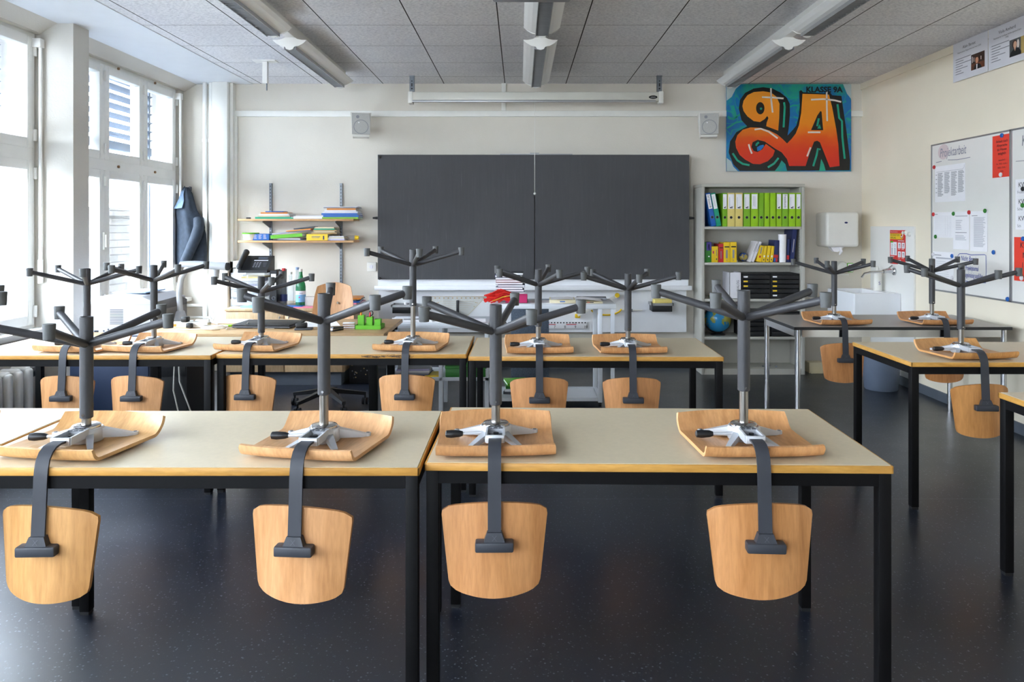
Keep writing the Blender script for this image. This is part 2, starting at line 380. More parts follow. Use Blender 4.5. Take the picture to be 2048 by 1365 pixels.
struct(w, 'trim_7')
# raised splash panel round the basin
struct(MB().box(XR - .02, XR, 6.30, 7.08, .08, 1.385, 'white_paint', .004), 'trim_8')
# windows: frame, six sashes each with a pane
def window(n, y0, y1):
    root = bpy.data.objects.new('window_%d' % n, None); COL.objects.link(root); root.location = (XW, (y0 + y1) / 2, .70); root['kind'] = 'structure'
    yc, zc = (y0 + y1) / 2, .70
    f = MB(); X0, X1 = -.10, -.015
    def bx(mb, a, b, c, d, e, g, m, bv=0.): mb.box(a, b, c - yc, d - yc, e - zc, g - zc, m, bv)
    bx(f, X0, X1, y0, y0 + .05, .70, 2.70, 'frame_white'); bx(f, X0, X1, y1 - .05, y1, .70, 2.70, 'frame_white')
    bx(f, X0, X1, y0 + .05, y1 - .05, 2.655, 2.70, 'frame_white'); bx(f, X0, X1, y0 + .05, y1 - .05, .70, .735, 'frame_white'); bx(f, X0, .0, y0 + .05, y1 - .05, 1.825, 1.925, 'frame_white')
    ys = [y0 + .03 + (y1 - y0 - .06) * k / 3 for k in range(4)]
    for k in (1, 2):
        bx(f, X0, .002, ys[k] - .03, ys[k] + .03, .735, 1.825, 'frame_white'); bx(f, X0, .002, ys[k] - .03, ys[k] + .03, 1.925, 2.655, 'frame_white')
    for k in range(3):
        for z in (1.875, 2.68): f.tube([(-.0, ys[k] + .2 - yc, z - zc), (.012, ys[k] + .2 - yc, z - zc)], .011, 'c_brown', 10)
    f.build('frame', root)
    for k in range(3):
        a, b = ys[k] + .002, ys[k + 1] - .002
        for (c, d) in ((.72, 1.835), (1.915, 2.67)):
            s = MB(); t = .068
            for (p, q, r_, u) in ((a, a + t, c, d), (b - t, b, c, d), (a + t, b - t, c, c + t), (a + t, b - t, d - t, d)):
                bx(s, -.075, .004, p, q, r_, u, 'frame_white', .006)
            for z in (c + .09, d - .09):                                   # corner irons and hinge pins
                bx(s, .004, .007, b - t + .012, b - t + .034, z - .075, z + .075, 'white_paint')
                bx(s, .0, .022, b - .012, b + .008, z - .04, z + .04, 'white_paint', .004)
            so = s.build('sash', root)
            p = MB(); bx(p, -.045, -.039, a + t - .01, b - t + .01, c + t - .01, d - t + .01, 'window_glass'); p.build('pane', so)
    h = MB()
    bx(h, .004, .02, ys[1] - .035, ys[1] - .015, 1.2, 1.34, 'white_plastic', .004); bx(h, .02, .035, ys[1] - .032, ys[1] - .018, 1.22, 1.32, 'white_plastic', .004)
    h.build('handle', root)
    r = MB().tube([(.045, y1 - .03 - yc, 1.15 - zc), (.045, y1 - .03 - yc, 2.62 - zc)], .011, 'white_paint', 10)
    r.tube([(.045, y1 - .03 - yc, 1.0 - zc), (.045, y1 - .03 - yc, 1.16 - zc)], .016, 'white_paint', 10)
    r.box(.0, .06, y1 - .055 - yc, y1 - .005 - yc, 2.6 - zc, 2.66 - zc, 'white_paint', .004); r.build('crank_rod', root)
WIN = [(5.285, 7.19), (3.135, 5.10), (.985, 2.95), (-1.165, .80), (YN + .12, -1.35)]
for n, (a, b) in enumerate(WIN): window(n + 1, a, b)
# outside venetian blinds, lowered a third of the way
BL = ['grey slatted venetian blind outside the window nearest the blackboard wall', 'grey slatted venetian blind outside the window cut by the photo\'s left edge']
for n, (a, b) in enumerate(WIN[:2]):
    t = thing('venetian_blind', BL[n], 'blind', (-3.56, (a + b) / 2, 2.1), group='outside blinds')
    s = MB(); hw = (b - a) / 2 - .03
    for k in range(8):
        z = .09 + k * .083
        s.at((0, 0, z), ry=-24).box(-.04, .04, -hw, hw, -.002, .002, 'slat_grey')
    s.build('slats', t).name = 'slat_curtain'
    MB().box(-.03, .03, -hw, hw, -.045, .03, 'slat_grey', .004).build('bottom_rail', t)
    MB().box(-.05, .05, -hw, hw, .72, .80, 'slat_grey').build('head_box', t)
    for y in (-hw + .02, hw - .02): MB().box(-.02, .02, y - .012, y + .012, -1.38, .72, 'slat_grey').build('guide_rail', t)
# neighbouring facade beyond the windows
w = MB().box(-12.2, -11.0, -8, 44, -4, 1.66, 'white_brick').box(-12.3, -10.85, -8, 44, 1.66, 1.88, 'white_brick')
struct(w, 'wall_outside')
struct(MB().box(-11.0, -3.6, -8, 44, -4, -3.9, 'grey_base'), 'ground_outside')
# radiator under the near window
t = thing('radiator', 'white ribbed column radiator below the window, behind left tables', 'radiator', (-3.16, 4.0, .13))
for k in range(17):
    y = -.78 + k * .094
    m = MB()
    for dx in (-.05, .05): m.box(dx - .022, dx + .022, y - .028, y + .028, 0, .36, 'white_paint', .02, 3)
    m.box(-.06, .06, y - .022, y + .022, .33, .372, 'white_paint', .018, 3).box(-.06, .06, y - .022, y + .022, 0, .04, 'white_paint', .018, 3)
    m.build('column', t)
v = MB().tube([(0, .76, .31), (0, .80, .31)], .016, 'chrome', 12).tube([(0, .80, .31), (0, .83, .31), (0, .91, .31)], [.022, .030, .026], 'black_plastic', 14)
v.tube([(0, .79, .31), (0, .79, -.13)], .011, 'white_paint', 10); v.build('valve', t)
for y in (-.7, .6): MB().box(-.04, .04, y - .015, y + .015, -.13, .01, 'white_paint').build('foot', t)

# ================================================================== ceiling lights, screen, projector, speakers
M('reflector_white', 'f3f3f1', .45, var=.01)
def fixture(x, y0, y1, label):
    t = thing('ceiling_light', label, 'light', (x, (y0 + y1) / 2, 2.62), group='ceiling light fittings')
    L = (y1 - y0) / 2
    prof = lambda sg: [(sg * .040, .018), (sg * .068, .026), (sg * .095, .040), (sg * .117, .056)]
    for sg in (-1, 1):
        p = prof(sg); m = MB(); vs = []
        for (px, pz) in p: vs += [(px, -L, pz), (px, L, pz), (px, -L, pz + .004), (px, L, pz + .004)]
        fs = []
        for i in range(len(p) - 1):
            a, b = i * 4, i * 4 + 4
            fs += [(a, a + 1, b + 1, b), (a + 2, b + 2, b + 3, a + 3), (a, b, b + 2, a + 2), (a + 1, a + 3, b + 3, b + 1)]
        fs += [(0, 2, 3, 1), (12, 13, 15, 14)]
        m.add(vs, fs, 'reflector_white'); m.build('reflector', t)
    b = MB().box(-.042, .042, -L, L, .03, .078, 'white_paint', .004); b.build('housing', t)
    m = MB()
    for sg in (-1, 1): m.box(sg * .040 - .002, sg * .040 + .002, -L + .01, L - .01, -.004, .03, 'alu')
    n = int((y1 - y0) / .036)
    for i in range(n):
        y = -L + .02 + i * .036
        m.prism([(-.038, 0), (.038, 0), (.038, .001), (-.038, .001)], 0, .001, 'alu') if False else m.box(-.038, .038, y - .0012, y + .0012, -.002, .026, 'alu')
    m.build('louver', t)
    MB().tube([(0, -L + .03, .018), (0, L - .03, .018)], .008, 'white_plastic', 10).build('tube_lamp', t)
    for sg in (-1, 1):
        out = [(-.030, .078), (-.055, .066), (-.085, .060), (-.120, .060), (-.095, .036), (-.062, .018), (-.034, .014), (-.022, -.004), (0, -.010),
               (.022, -.004), (.034, .014), (.062, .018), (.095, .036), (.120, .060), (.085, .060), (.055, .066), (.030, .078)]
        m = MB().frame((0, sg * L, 0), (1, 0, 0), (0, 0, 1)); m.prism(out, -.003, .003, 'white_paint'); m.build('end_plate', t)
ROW = [(-1.598, 'left'), (.142, 'middle'), (1.862, 'right')]
LN = {('left', 0): 'unlit white ceiling light near the left windows, its end towards the blackboard wall', ('left', 1): 'unlit white ceiling light of the window-side row, cut off by the top edge',
      ('middle', 0): 'unlit white ceiling light in front of the blackboard, behind the projector', ('middle', 1): 'unlit white ceiling light partly hidden by the projector at the top',
      ('right', 0): 'unlit white ceiling light ending beside the graffiti painting', ('right', 1): 'unlit white ceiling light of the right row, cut off by the top edge'}
for x, r in ROW:
    fixture(x, 5.18, 6.63, LN[(r, 0)]); fixture(x, 3.40, 4.85, LN[(r, 1)])
    solo(MB().box(-.031, .031, -2.6, 1.72, 0, .08, 'white_paint', .004), 'ceiling_rail', 'white ceiling rail carrying the %s row of lights' % {'left': 'window-side', 'middle': 'middle', 'right': 'poster-side'}[r], 'rail', (x, 5.0, 2.70), group='light rails')
t = thing('projector', 'grey ceiling projector cut off at the top edge, centre', 'projector', (.055, 3.40, 2.45))
MB().box(-.185, .185, -.13, .15, 0, .11, 'c_grey', .012).build('body', t)
MB().box(.03, .13, .10, .154, .004, .05, 'c_dark_grey', .004).at((.08, .15, .03), rx=-90).lathe([(.02, 0), (.02, .012)], (0, 0, 0), 'black_plastic', 16).build('lens', t)
MB().cyl(0, 0, .11, .33, .02, 'zinc').build('mount_pole', t)
t = thing('projection_screen', 'rolled-up projection screen in a long pale case above the blackboard', 'projection screen', (.145, 6.92, 2.53))
xa, xb = -1.155, 1.155
MB().box(xa, xb, -.045, .045, .01, .095, 'screen_case', .01).box(xa + .02, xb - .05, -.05, -.03, 0, .02, 'alu', .004).build('case', t)
for x in (xa, xb): MB().box(x - .022, x + .022, -.05, .05, -.01, .10, 'white_plastic', .008).build('end_cap', t)
for x in (xa + .01, xb - .01):
    m = MB().box(x - .026, x + .026, -.02, .02, .245, .25, 'zinc').box(x - .02, x + .02, -.012, -.008, .09, .247, 'zinc').box(x - .022, x - .018, -.012, .02, .09, .247, 'zinc').box(x + .018, x + .022, -.012, .02, .09, .247, 'zinc')
    m.frame((x, -.012, 0), (1, 0, 0), (0, 0, 1)); m.disc(0, .13, .008, 'chairless_black').disc(0, .2, .006, 'chairless_black').rect(-.006, .15, .006, .18, 'chairless_black'); m.build('bracket', t)
m = MB().frame((xb - .075, -.046, .045), (1, 0, 0), (0, 0, 1)); m.prism([(.04 * math.cos(a) , .016 * math.sin(a)) for a in [2 * math.pi * k / 20 for k in range(20)]], 0, .003, 'chairless_black')
m.text('projecta', 0, -.004, .013, 'paper', 6); m.build('badge', t)
t2 = thing('pull_cord', 'white pull cord with a small ball hanging before the blackboard', 'cord', (PX(1069.5, 6.9), 6.9, 1.687))
MB().tube([(0, 0, 0), (0, 0, .86)], .0022, 'white_plastic', 6).build('string', t2); MB().sphere((0, 0, 0), .012, 'white_plastic').build('ball', t2)
for (px, lab, rz) in ((722, 'white wall loudspeaker on the back wall, left of the blackboard', 12), (1417, 'white wall loudspeaker on the back wall beside the graffiti painting', -10)):
    t = thing('loudspeaker', lab, 'speaker', (PX(px, 7.05), 7.05, 2.225), rz, 'wall loudspeakers')
    m = MB(); a, b = .095, .075
    m.ring([[(-a, -.08, .225), (a, -.08, .225), (a, .09, .225), (-a, .09, .225)], [(-a, -.09, .20), (a, -.09, .20), (a, .09, .2), (-a, .09, .2)], [(-b, -.06, 0), (b, -.06, 0), (b, .09, 0), (-b, .09, 0)]], 'white_plastic', False); m.build('cabinet', t)
    m = MB(); m.frame((0, -.093, .2), (1, 0, 0), (0, .14, .99)); m.prism([(-.082, -.185), (.082, -.185), (.084, .015), (-.084, .015)], -.006, .003, 'grille_grey')
    m.disc(0, -.115, .068, 'c_grey', 6).disc(0, -.115, .062, 'grille_grey', 7).disc(-.03, -.02, .015, 'c_grey', 6).disc(-.02, -.075, .006, 'paper', 8); m.build('grille', t)
    MB().box(-.02, .02, .08, .245, .08, .13, 'white_plastic', .005).build('bracket', t)
t = thing('ceiling_bracket', 'small white bracket plate and rod hanging from the ceiling by the windows', 'bracket', (PX(531, 6.29), 6.29, 2.78))
MB().box(-.095, .095, -.05, .05, -.008, 0, 'white_paint').build('plate', t); MB().box(-.02, .02, -.02, .02, -.19, -.006, 'white_paint').build('stem', t); MB().tube([(.01, 0, -.18), (.01, 0, -.25)], .006, 'zinc', 8).build('pin', t)

# ================================================================== blackboard wall
BX = lambda px: PX(px, 7.17)
t = thing('blackboard', 'wide dark grey two-leaf blackboard over a white lower board', 'blackboard', (.13, 7.17, .36))
ox = .13
for a, b in ((BX(756), BX(1068.3)), (BX(1069.8), BX(1378))):
    p = MB().box(a - ox, b - ox, -.012, .012, .516, 1.712, 'slate_board').build('leaf', t)
m = MB()
for px, py in ((760, 314.5), (760, 557)): m.at((BX(px) - ox, -.012, PZ(py, 7.16) - .36), rx=90).lathe([(.012, 0), (.014, .012), (.010, .022)], (0, 0, 0), 'black_plastic', 14)
m.build('rubber_stop', t)
m = MB()
for sx, px in ((-1, 755), (1, 1379)): m.tube([(BX(px) - ox, 0, .115 + .99), (BX(px) - ox + sx * .045, 0, .115 + .99)], [.014, .008], 'black_plastic', 10)
m.build('grip_pin', t)
MB().box(BX(1000) - ox, BX(1145) - ox, .0, .02, 1.712, 1.722, 'alu').box(BX(1060) - ox, BX(1078) - ox, -.02, .02, 1.712, 1.73, 'alu').build('top_runner', t)
MB().box(BX(755) - ox, BX(1375.5) - ox, .06, .129, .0, .56, 'board_white').build('lower_board', t)
MB().box(BX(751) - ox, BX(1381) - ox, -.06, .06, .425, .448, 'board_white', .006).box(BX(751) - ox, BX(1381) - ox, -.066, -.052, .415, .46, 'board_white', .006).build('chalk_ledge', t)
MB().box(BX(755) - ox, BX(1378) - ox, .03, .06, .448, .52, 'board_white').build('lower_panel', t)
def wall_tray(x0, x1, y0, label):
    Y = 7.1; t = thing('chalk_tray', label, 'tray', (PX((x0 + x1) / 2, Y), Y, PZ(y0 + 18, Y)), group='black chalk trays')
    hw = PX(x1, Y) - PX(x0, Y); hw /= 2
    MB().box(-hw + .01, hw - .01, -.045, .12, 0, .06, 'black_plastic', .004).build('box', t)
    m = MB()
    for (a, b, c, d) in ((-hw, hw, -.055, -.045), (-hw, hw, .11, .124), (-hw, -hw + .01, -.055, .12), (hw - .01, hw, -.055, .12)): m.box(a, b, c, d, .058, .082, 'alu')
    m.build('rim', t); return t
wall_tray(784, 829, 608, 'black chalk tray on the lower board, left end near the triangle')
wall_tray(1301, 1345, 605, 'black chalk tray holding the yellow sponge, right end of lower board')
solo(MB().box(-.085, .085, -.05, .05, 0, .05, 'c_pale_yellow', .012), 'board_sponge', 'yellow block sponge in the right chalk tray', 'sponge', (PX(1325, 7.1), 7.12, PZ(605, 7.1) - .022 + .004), 4)
solo(MB().lathe([(.0, 0), (.02, .0), (.018, .02), (.002, .028)], (0, 0, 0), 'paper', 10), 'paper_ball', 'crumpled white paper in the left chalk tray', 'paper', (PX(812, 7.1), 7.1, PZ(607, 7.1) - .013))
# drawing tools on the lower board
YT = 7.222
def tool(name, label, cat, px, py): return thing(name, label, cat, (PX(px, YT), YT, PZ(py, YT)))
t = tool('set_square', 'large clear triangular set square with yellow marks on the board', 'set square', 914, 593)
k = YT / F
m = MB().frame((0, 0, 0), (1, 0, 0), (0, 0, 1)); m.prism([(-59 * k, 0), (59 * k, 0), (0, -60 * k)], -.004, 0, 'acrylic'); m.build('plate', t)
m = MB().frame((0, -.001, 0), (1, 0, 0), (0, 0, 1))
for i in range(13):
    m.rect(-.26 + i * .0425, -.022, -.248 + i * .0425, -.012, 'c_tan')
for i in range(1, 14):
    a = math.pi * i / 14
    for rr in (.20, .185): m.disc(rr * math.cos(a), -.02 - rr * .98 * math.sin(a) , .0065, 'c_tan', 1, .004, 6) if abs(rr * math.cos(a)) + rr * math.sin(a) < .25 else None
for i in range(5): m.rect(-.17 + i * .02, -.05 - i * .02, .17 - i * .02, -.0485 - i * .02, 'c_tan')
m.stroke([(-.284, -.001), (.284, -.001)], .003, 'c_tan').stroke([(.284, 0), (0, -.289)], .004, 'c_beige').stroke([(-.284, 0), (0, -.289)], .004, 'c_beige'); m.build('scale_marking', t)
MB().box(-.004, .024, -.05, -.038, -.16, -.035, 'black_plastic', .004).box(0, .02, -.04, 0, -.055, -.037, 'black_plastic').box(0, .02, -.04, 0, -.158, -.14, 'black_plastic').build('handle', t)
t = tool('board_ruler', 'metre ruler with red and black marks and numerals on the board', 'ruler', 1070, 658)
m = MB().box(-.5, .5, -.01, 0, 0, .066, 'paper', .002); m.build('blade', t)
m = MB().frame((0, -.0105, 0), (1, 0, 0), (0, 0, 1))
for i in range(34): m.rect(-.495 + i * .0295, .054, -.483 + i * .0295, .066, 'chairless_black')
for i in range(10):
    if i % 2 == 0: m.rect(-.5 + i * .1, .040, -.4 + i * .1, .047, 'c_red')
    m.text(str(i + 1), -.41 + i * .1, .008, .036, 'ink', 1)
m.build('numeral', t)
t = tool('board_compass', 'white board compass with yellow pivot and tip, leaning right', 'compass', 1194, 612)
m = MB().bar((-.19, -.03, -.09), (.19, -.03, .10), .022, .022, .03, .022, 'white_plastic'); m.build('arm', t)
MB().at((.19, -.045, .105), rx=90).lathe([(.022, -.012), (.024, 0), (.02, .012)], (0, 0, 0), 'c_yellow', 18).build('pivot_knob', t)
MB().box(-.215, -.165, -.04, -.015, -.115, -.075, 'c_yellow', .006).build('tip', t)
t = tool('board_protractor', 'yellow curved rule with a white bar on the lower board', 'protractor', 1245, 622)
m = MB().tube([(-.16 + .05 * math.cos(a) * 3, -.012, .03 + .07 * math.sin(a)) for a in [math.pi * (1.05 + .9 * i / 12) for i in range(13)]], .008, 'c_yellow', 8); m.build('arc', t)
MB().box(-.06, .19, -.012, -.004, .0, .012, 'white_plastic').box(.08, .095, -.02, 0, -.008, .018, 'zinc').build('bar', t)
# sockets and switches
t = thing('wall_switch', 'white square wall switch beside the blackboard edge', 'switch', (PX(743.5, 7.29), 7.29, PZ(534, 7.29) + .0))
MB().box(-.045, .045, -.012, .01, -.045, .045, 'white_plastic', .004).build('plate', t); m = MB().frame((0, -.0125, 0), (1, 0, 0), (0, 0, 1)); m.disc(0, 0, .02, 'paper2').stroke([(.012, -.014), (.012, .014)], .003, 'ink_grey', 2); m.build('rocker', t)
t = thing('wall_socket', 'white double wall socket with a black plug left of phone', 'socket', (PX(474, 7.25), 7.25, PZ(536, 7.25)))
MB().box(-.07, .07, -.03, .05, -.12, .07, 'white_plastic', .008).build('housing', t)
MB().tube([(.0, -.03, .0), (-.03, -.06, -.0), (-.055, -.05, -.05), (-.05, -.03, -.3)], .005, 'black_plastic', 8).build('cable', t)
# towel dispenser
t = thing('towel_dispenser', 'glossy white paper towel dispenser on the back wall above the basin', 'dispenser', (PX(1675, 7.15), 7.15, 1.175))
MB().box(-.155, .155, -.12, .15, .015, .345, 'white_plastic', .028, 4).build('cover', t)
m = MB().frame((.03, -.121, .245), (1, 0, 0), (0, 0, 1)); m.disc(0, 0, .016, 'c_navy', 1, .009); m.build('badge', t)
m = MB().ring([[(-.09, -.05, .02), (.05, -.05, .02), (.05, .03, .02), (-.09, .03, .02)], [(-.06, -.06, -.03), (-.02, -.055, -.035), (-.02, -.02, -.03), (-.06, -.02, -.03)]], 'paper', False); m.tube([(.0, -.05, .02), (.01, -.06, -.03), (-.005, -.055, -.06)], [.014, .016, .006], 'paper', 8); m.build('towel', t)
# graffiti canvas
ga = (PX(1453, 7.27), PX(1702, 7.27), PZ(343, 7.27), PZ(168.5, 7.27))
t = thing('graffiti_canvas', 'spray-painted canvas with orange 9A letters on blue, below the ceiling', 'painting', (ga[0], 7.265, ga[2]))
W_, H_ = ga[1] - ga[0], min(ga[3], 2.775) - ga[2]
grad_mat('spray_orange', [(.0, 'cf2318'), (.28, 'e03a10'), (.45, 'ea5a0a'), (.62, 'f08a0c'), (1., 'f49a20')], .06, H_ - .06)
for n_, c_ in (('sp_black', '141414'), ('sp_teal', '12a285'), ('sp_white', 'eadfd6'), ('sp_blue', '1277c4'), ('sp_fog', 'b9c9c9')): M(n_, c_, .3)
def g(pts): return [((x - 215) / 1590 * W_, (1240 - y) / 1112 * H_) for x, y in pts]
MB().box(0, W_, 0, .02, 0, H_, 'spray_ground').build('panel', t)
m = MB().frame((0, 0, 0), (1, 0, 0), (0, 0, 1))
for p in ([(215, 128), (400, 128), (330, 190), (280, 290), (215, 340)], [(1700, 128), (1805, 128), (1805, 320), (1750, 250)], [(215, 1070), (270, 1110), (300, 1180), (360, 1240), (215, 1240)]): m.poly(g(p), 'sp_fog', 1)
for p in ([(540, 130), (560, 170), (520, 185)], [(880, 130), (960, 240), (1010, 300), (1135, 300)], [(1020, 420), (1060, 400), (1130, 400)], [(230, 540), (300, 580), (400, 500)], [(220, 690), (330, 620), (420, 600)], [(1740, 560), (1800, 590)], [(300, 400), (340, 560)], [(1050, 160), (1110, 210), (1160, 150)], [(1740, 770), (1805, 770)]): m.stroke(g(p), .016, 'sp_teal', 1)
m.poly(g([(370, 440), (385, 330), (450, 240), (560, 185), (680, 168), (800, 185), (900, 235), (980, 300), (1020, 380), (1022, 520), (1005, 700), (990, 785), (1060, 710), (1105, 655), (1135, 540), (1148, 400), (1142, 220), (1165, 205), (1190, 232), (1460, 248), (1530, 225), (1560, 270), (1680, 280), (1700, 430), (1740, 700), (1790, 1100), (1785, 1228), (985, 1232), (965, 1150), (915, 1100), (880, 1170), (830, 1234), (380, 1234), (300, 1150), (240, 1000), (258, 860), (340, 740), (475, 665), (405, 590)]), 'sp_black', 2)
m.poly(g([(1420, 1080), (1396, 1234), (1478, 1234), (1455, 1150)]), 'sp_teal', 3)
m.poly(g([(415, 410), (430, 340), (480, 270), (560, 230), (680, 220), (780, 235), (850, 290), (890, 380), (885, 560), (872, 722), (720, 665), (725, 620), (748, 560), (732, 535), (700, 575), (640, 612), (560, 600), (480, 540), (430, 470)]), 'spray_orange', 3)
m.poly(g([(325, 860), (350, 780), (420, 710), (520, 680), (640, 685), (760, 720), (860, 770), (930, 830), (985, 885), (920, 1000), (840, 955), (700, 860), (610, 838), (545, 870), (530, 930), (560, 980), (610, 995), (670, 960), (715, 890), (830, 975), (805, 1045), (740, 1110), (640, 1150), (550, 1145), (450, 1090), (380, 1030), (335, 940)]), 'spray_orange', 3)
m.poly(g([(985, 885), (1040, 830), (1095, 760), (1135, 660), (1165, 500), (1182, 252), (1520, 262), (1560, 420), (1612, 700), (1640, 900), (1655, 1172), (1530, 1187), (1480, 1060), (1405, 870), (1370, 850), (1330, 862), (1280, 990), (1222, 1172), (1012, 1172), (985, 1085), (918, 1000)]), 'spray_orange', 3)
m.poly(g([(643 + 54 * math.cos(a), 436 + 78 * math.sin(a)) for a in [2 * math.pi * i / 24 for i in range(24)]]), 'sp_black', 4)
m.poly(g([(653 + 15 * math.cos(a), 442 + 15 * math.sin(a)) for a in [2 * math.pi * i / 12 for i in range(12)]]), 'sp_teal', 5)
m.poly(g([(1410, 472), (1426, 480), (1432, 560), (1446, 716), (1290, 716), (1370, 530)]), 'sp_black', 4).poly(g([(1370, 695), (1402, 640), (1418, 695)]), 'sp_teal', 5)
m.poly(g([(605, 982), (600, 935), (640, 910), (685, 900), (690, 920), (650, 970)]), 'sp_blue', 5)
for p in ([(945, 360), (955, 420), (940, 680)], [(1390, 565), (1368, 665)], [(1628, 385), (1650, 560), (1685, 600), (1690, 800), (1720, 1080)], [(1410, 965), (1378, 950), (1360, 1040), (1318, 1175)], [(290, 1010), (350, 1100), (420, 1145), (505, 1162)], [(740, 1190), (820, 1140), (875, 1070)], [(590, 915), (600, 890), (625, 870)]): m.stroke(g(p), .019, 'sp_teal', 5)
for p in ([(778, 180), (782, 330), (800, 490)], [(665, 295), (800, 300), (940, 312)], [(1290, 328), (1450, 320), (1590, 335), (1675, 356)], [(1490, 225), (1492, 420), (1496, 600)], [(570, 708), (650, 697), (750, 735), (865, 820)], [(495, 895), (510, 950), (535, 1015)], [(1250, 743), (1410, 743)], [(1285, 935), (1240, 1050)]): m.stroke(g(p), .016, 'sp_white', 6)
gx = g([(1225, 225)])[0]; m.text('KLASSE 9A', gx[0], gx[1] - .005, .075, 'sp_black', 7, 'LEFT', .355, 0, .035)
m.build('lettering', t)
# ================================================================== pupil tables
TT = .722
def student_table(label, x0, x1, y0, y1, rz=0., scr=()):
    cx, cy = (x0 + x1) / 2, (y0 + y1) / 2; a, b = (x1 - x0) / 2, (y1 - y0) / 2
    t = thing('student_table', label, 'table', (cx, cy, 0), rz, 'black-framed two-seat tables')
    tp = MB().box(-a + .006, a - .006, -b + .006, b - .006, TT - .022, TT, 'laminate').build('tabletop', t)
    m = MB(); z0, z1 = TT - .0225, TT - .001
    m.box(-a, a, -b, -b + .006, z0, z1, 'edge_oak', .0015).box(-a, a, b - .006, b, z0, z1, 'edge_oak', .0015)
    m.box(-a, -a + .006, -b, b, z0, z1, 'edge_oak', .0015).box(a - .006, a, -b, b, z0, z1, 'edge_oak', .0015)
    if scr:
        m.frame((0, -b - .0003, z0 + .011), (1, 0, 0), (0, 0, 1)); rg = random.Random(3)
        for k in range(scr[2]):
            sx = rg.uniform(scr[0], scr[1]); sy = rg.uniform(-.005, .005); m.stroke([(sx, sy), (sx + rg.uniform(.004, .02), sy + rg.uniform(-.004, .004)), (sx + rg.uniform(.01, .03), max(-.008, min(.008, sy + rg.uniform(-.006, .006))))], .0016, 'ink', 1)
    m.T = Matrix(); m.build('edge_band', tp)
    m = MB(); s = .035; zr = TT - .0235; i = .004
    for y in (-b + i, b - i - s): m.box(-a + i + s, a - i - s, y, y + s, zr - s, zr, 'black_metal')
    for x in (-a + i, a - i - s): m.box(x, x + s, -b + i + s, b - i - s, zr - s, zr, 'black_metal')
    m.build('apron_frame', t)
    for x in (-a + i, a - i - s):
        for y in (-b + i, b - i - s):
            l = MB().box(x, x + s, y, y + s, .012, zr, 'black_metal', .002).build('leg', t)
            MB().box(x + .002, x + s - .002, y + .002, y + s - .002, 0, .0125, 'black_plastic').build('glide', l)
    return t
T1 = student_table('front row table right of centre, its right legs standing free', -.262, 1.046, 2.09, 2.74, -1.2)
T2 = student_table('front row table left of centre with two chairs hanging on it', -1.575, -.278, 2.06, 2.70)
T3 = student_table('front row table cut off by the left edge of the photo', -2.885, -1.583, 2.10, 2.74)
T4 = student_table('second row table in front of the blackboard\'s right half', -.262, 1.042, 3.81, 4.46, -.6)
T5 = student_table('second row table before the wooden teacher desk, scratched edge', -1.582, -.277, 3.885, 4.535, 0, (.10, .36, 60))
T6 = student_table('second row table by the windows, in front of the printer', -2.90, -1.592, 3.85, 4.50, 0, (.245, .262, 7))
T7 = student_table('right-hand table between the chrome-legged table and nearest right table', 1.913, 3.215, 3.65, 4.30)
T9 = student_table('nearest right-hand table, only its corner showing at the edge', 1.92, 3.215, 2.35, 3.0)
t = thing('conference_table', 'grey table with chrome round legs and dark edge below the basin', 'table', (2.53, 5.275, 0))
a, b = .72, .345
tp = MB().box(-a + .003, a - .003, -b + .003, b - .003, TT - .02, TT, 'laminate_grey').build('tabletop', t)
MB().box(-a, a, -b, -b + .003, TT - .0205, TT - .001, 'black_plastic').box(-a, a, b - .003, b, TT - .0205, TT - .001, 'black_plastic').box(-a, -a + .003, -b, b, TT - .0205, TT - .001, 'black_plastic').box(a - .003, a, -b, b, TT - .0205, TT - .001, 'black_plastic').build('edge_band', tp)
m = MB()
for y in (-b + .02, b - .04): m.box(-a + .06, a - .06, y, y + .02, TT - .07, TT - .021, 'chrome')
for x in (-a + .02, a - .04): m.box(x, x + .02, -b + .06, b - .06, TT - .07, TT - .021, 'chrome')
m.build('apron_frame', t)
for x in (-a + .035, a - .035):
    for y in (-b + .035, b - .035): MB().tube([(x, y, 0), (x, y, TT - .021)], .018, 'chrome', 16).build('leg', t)

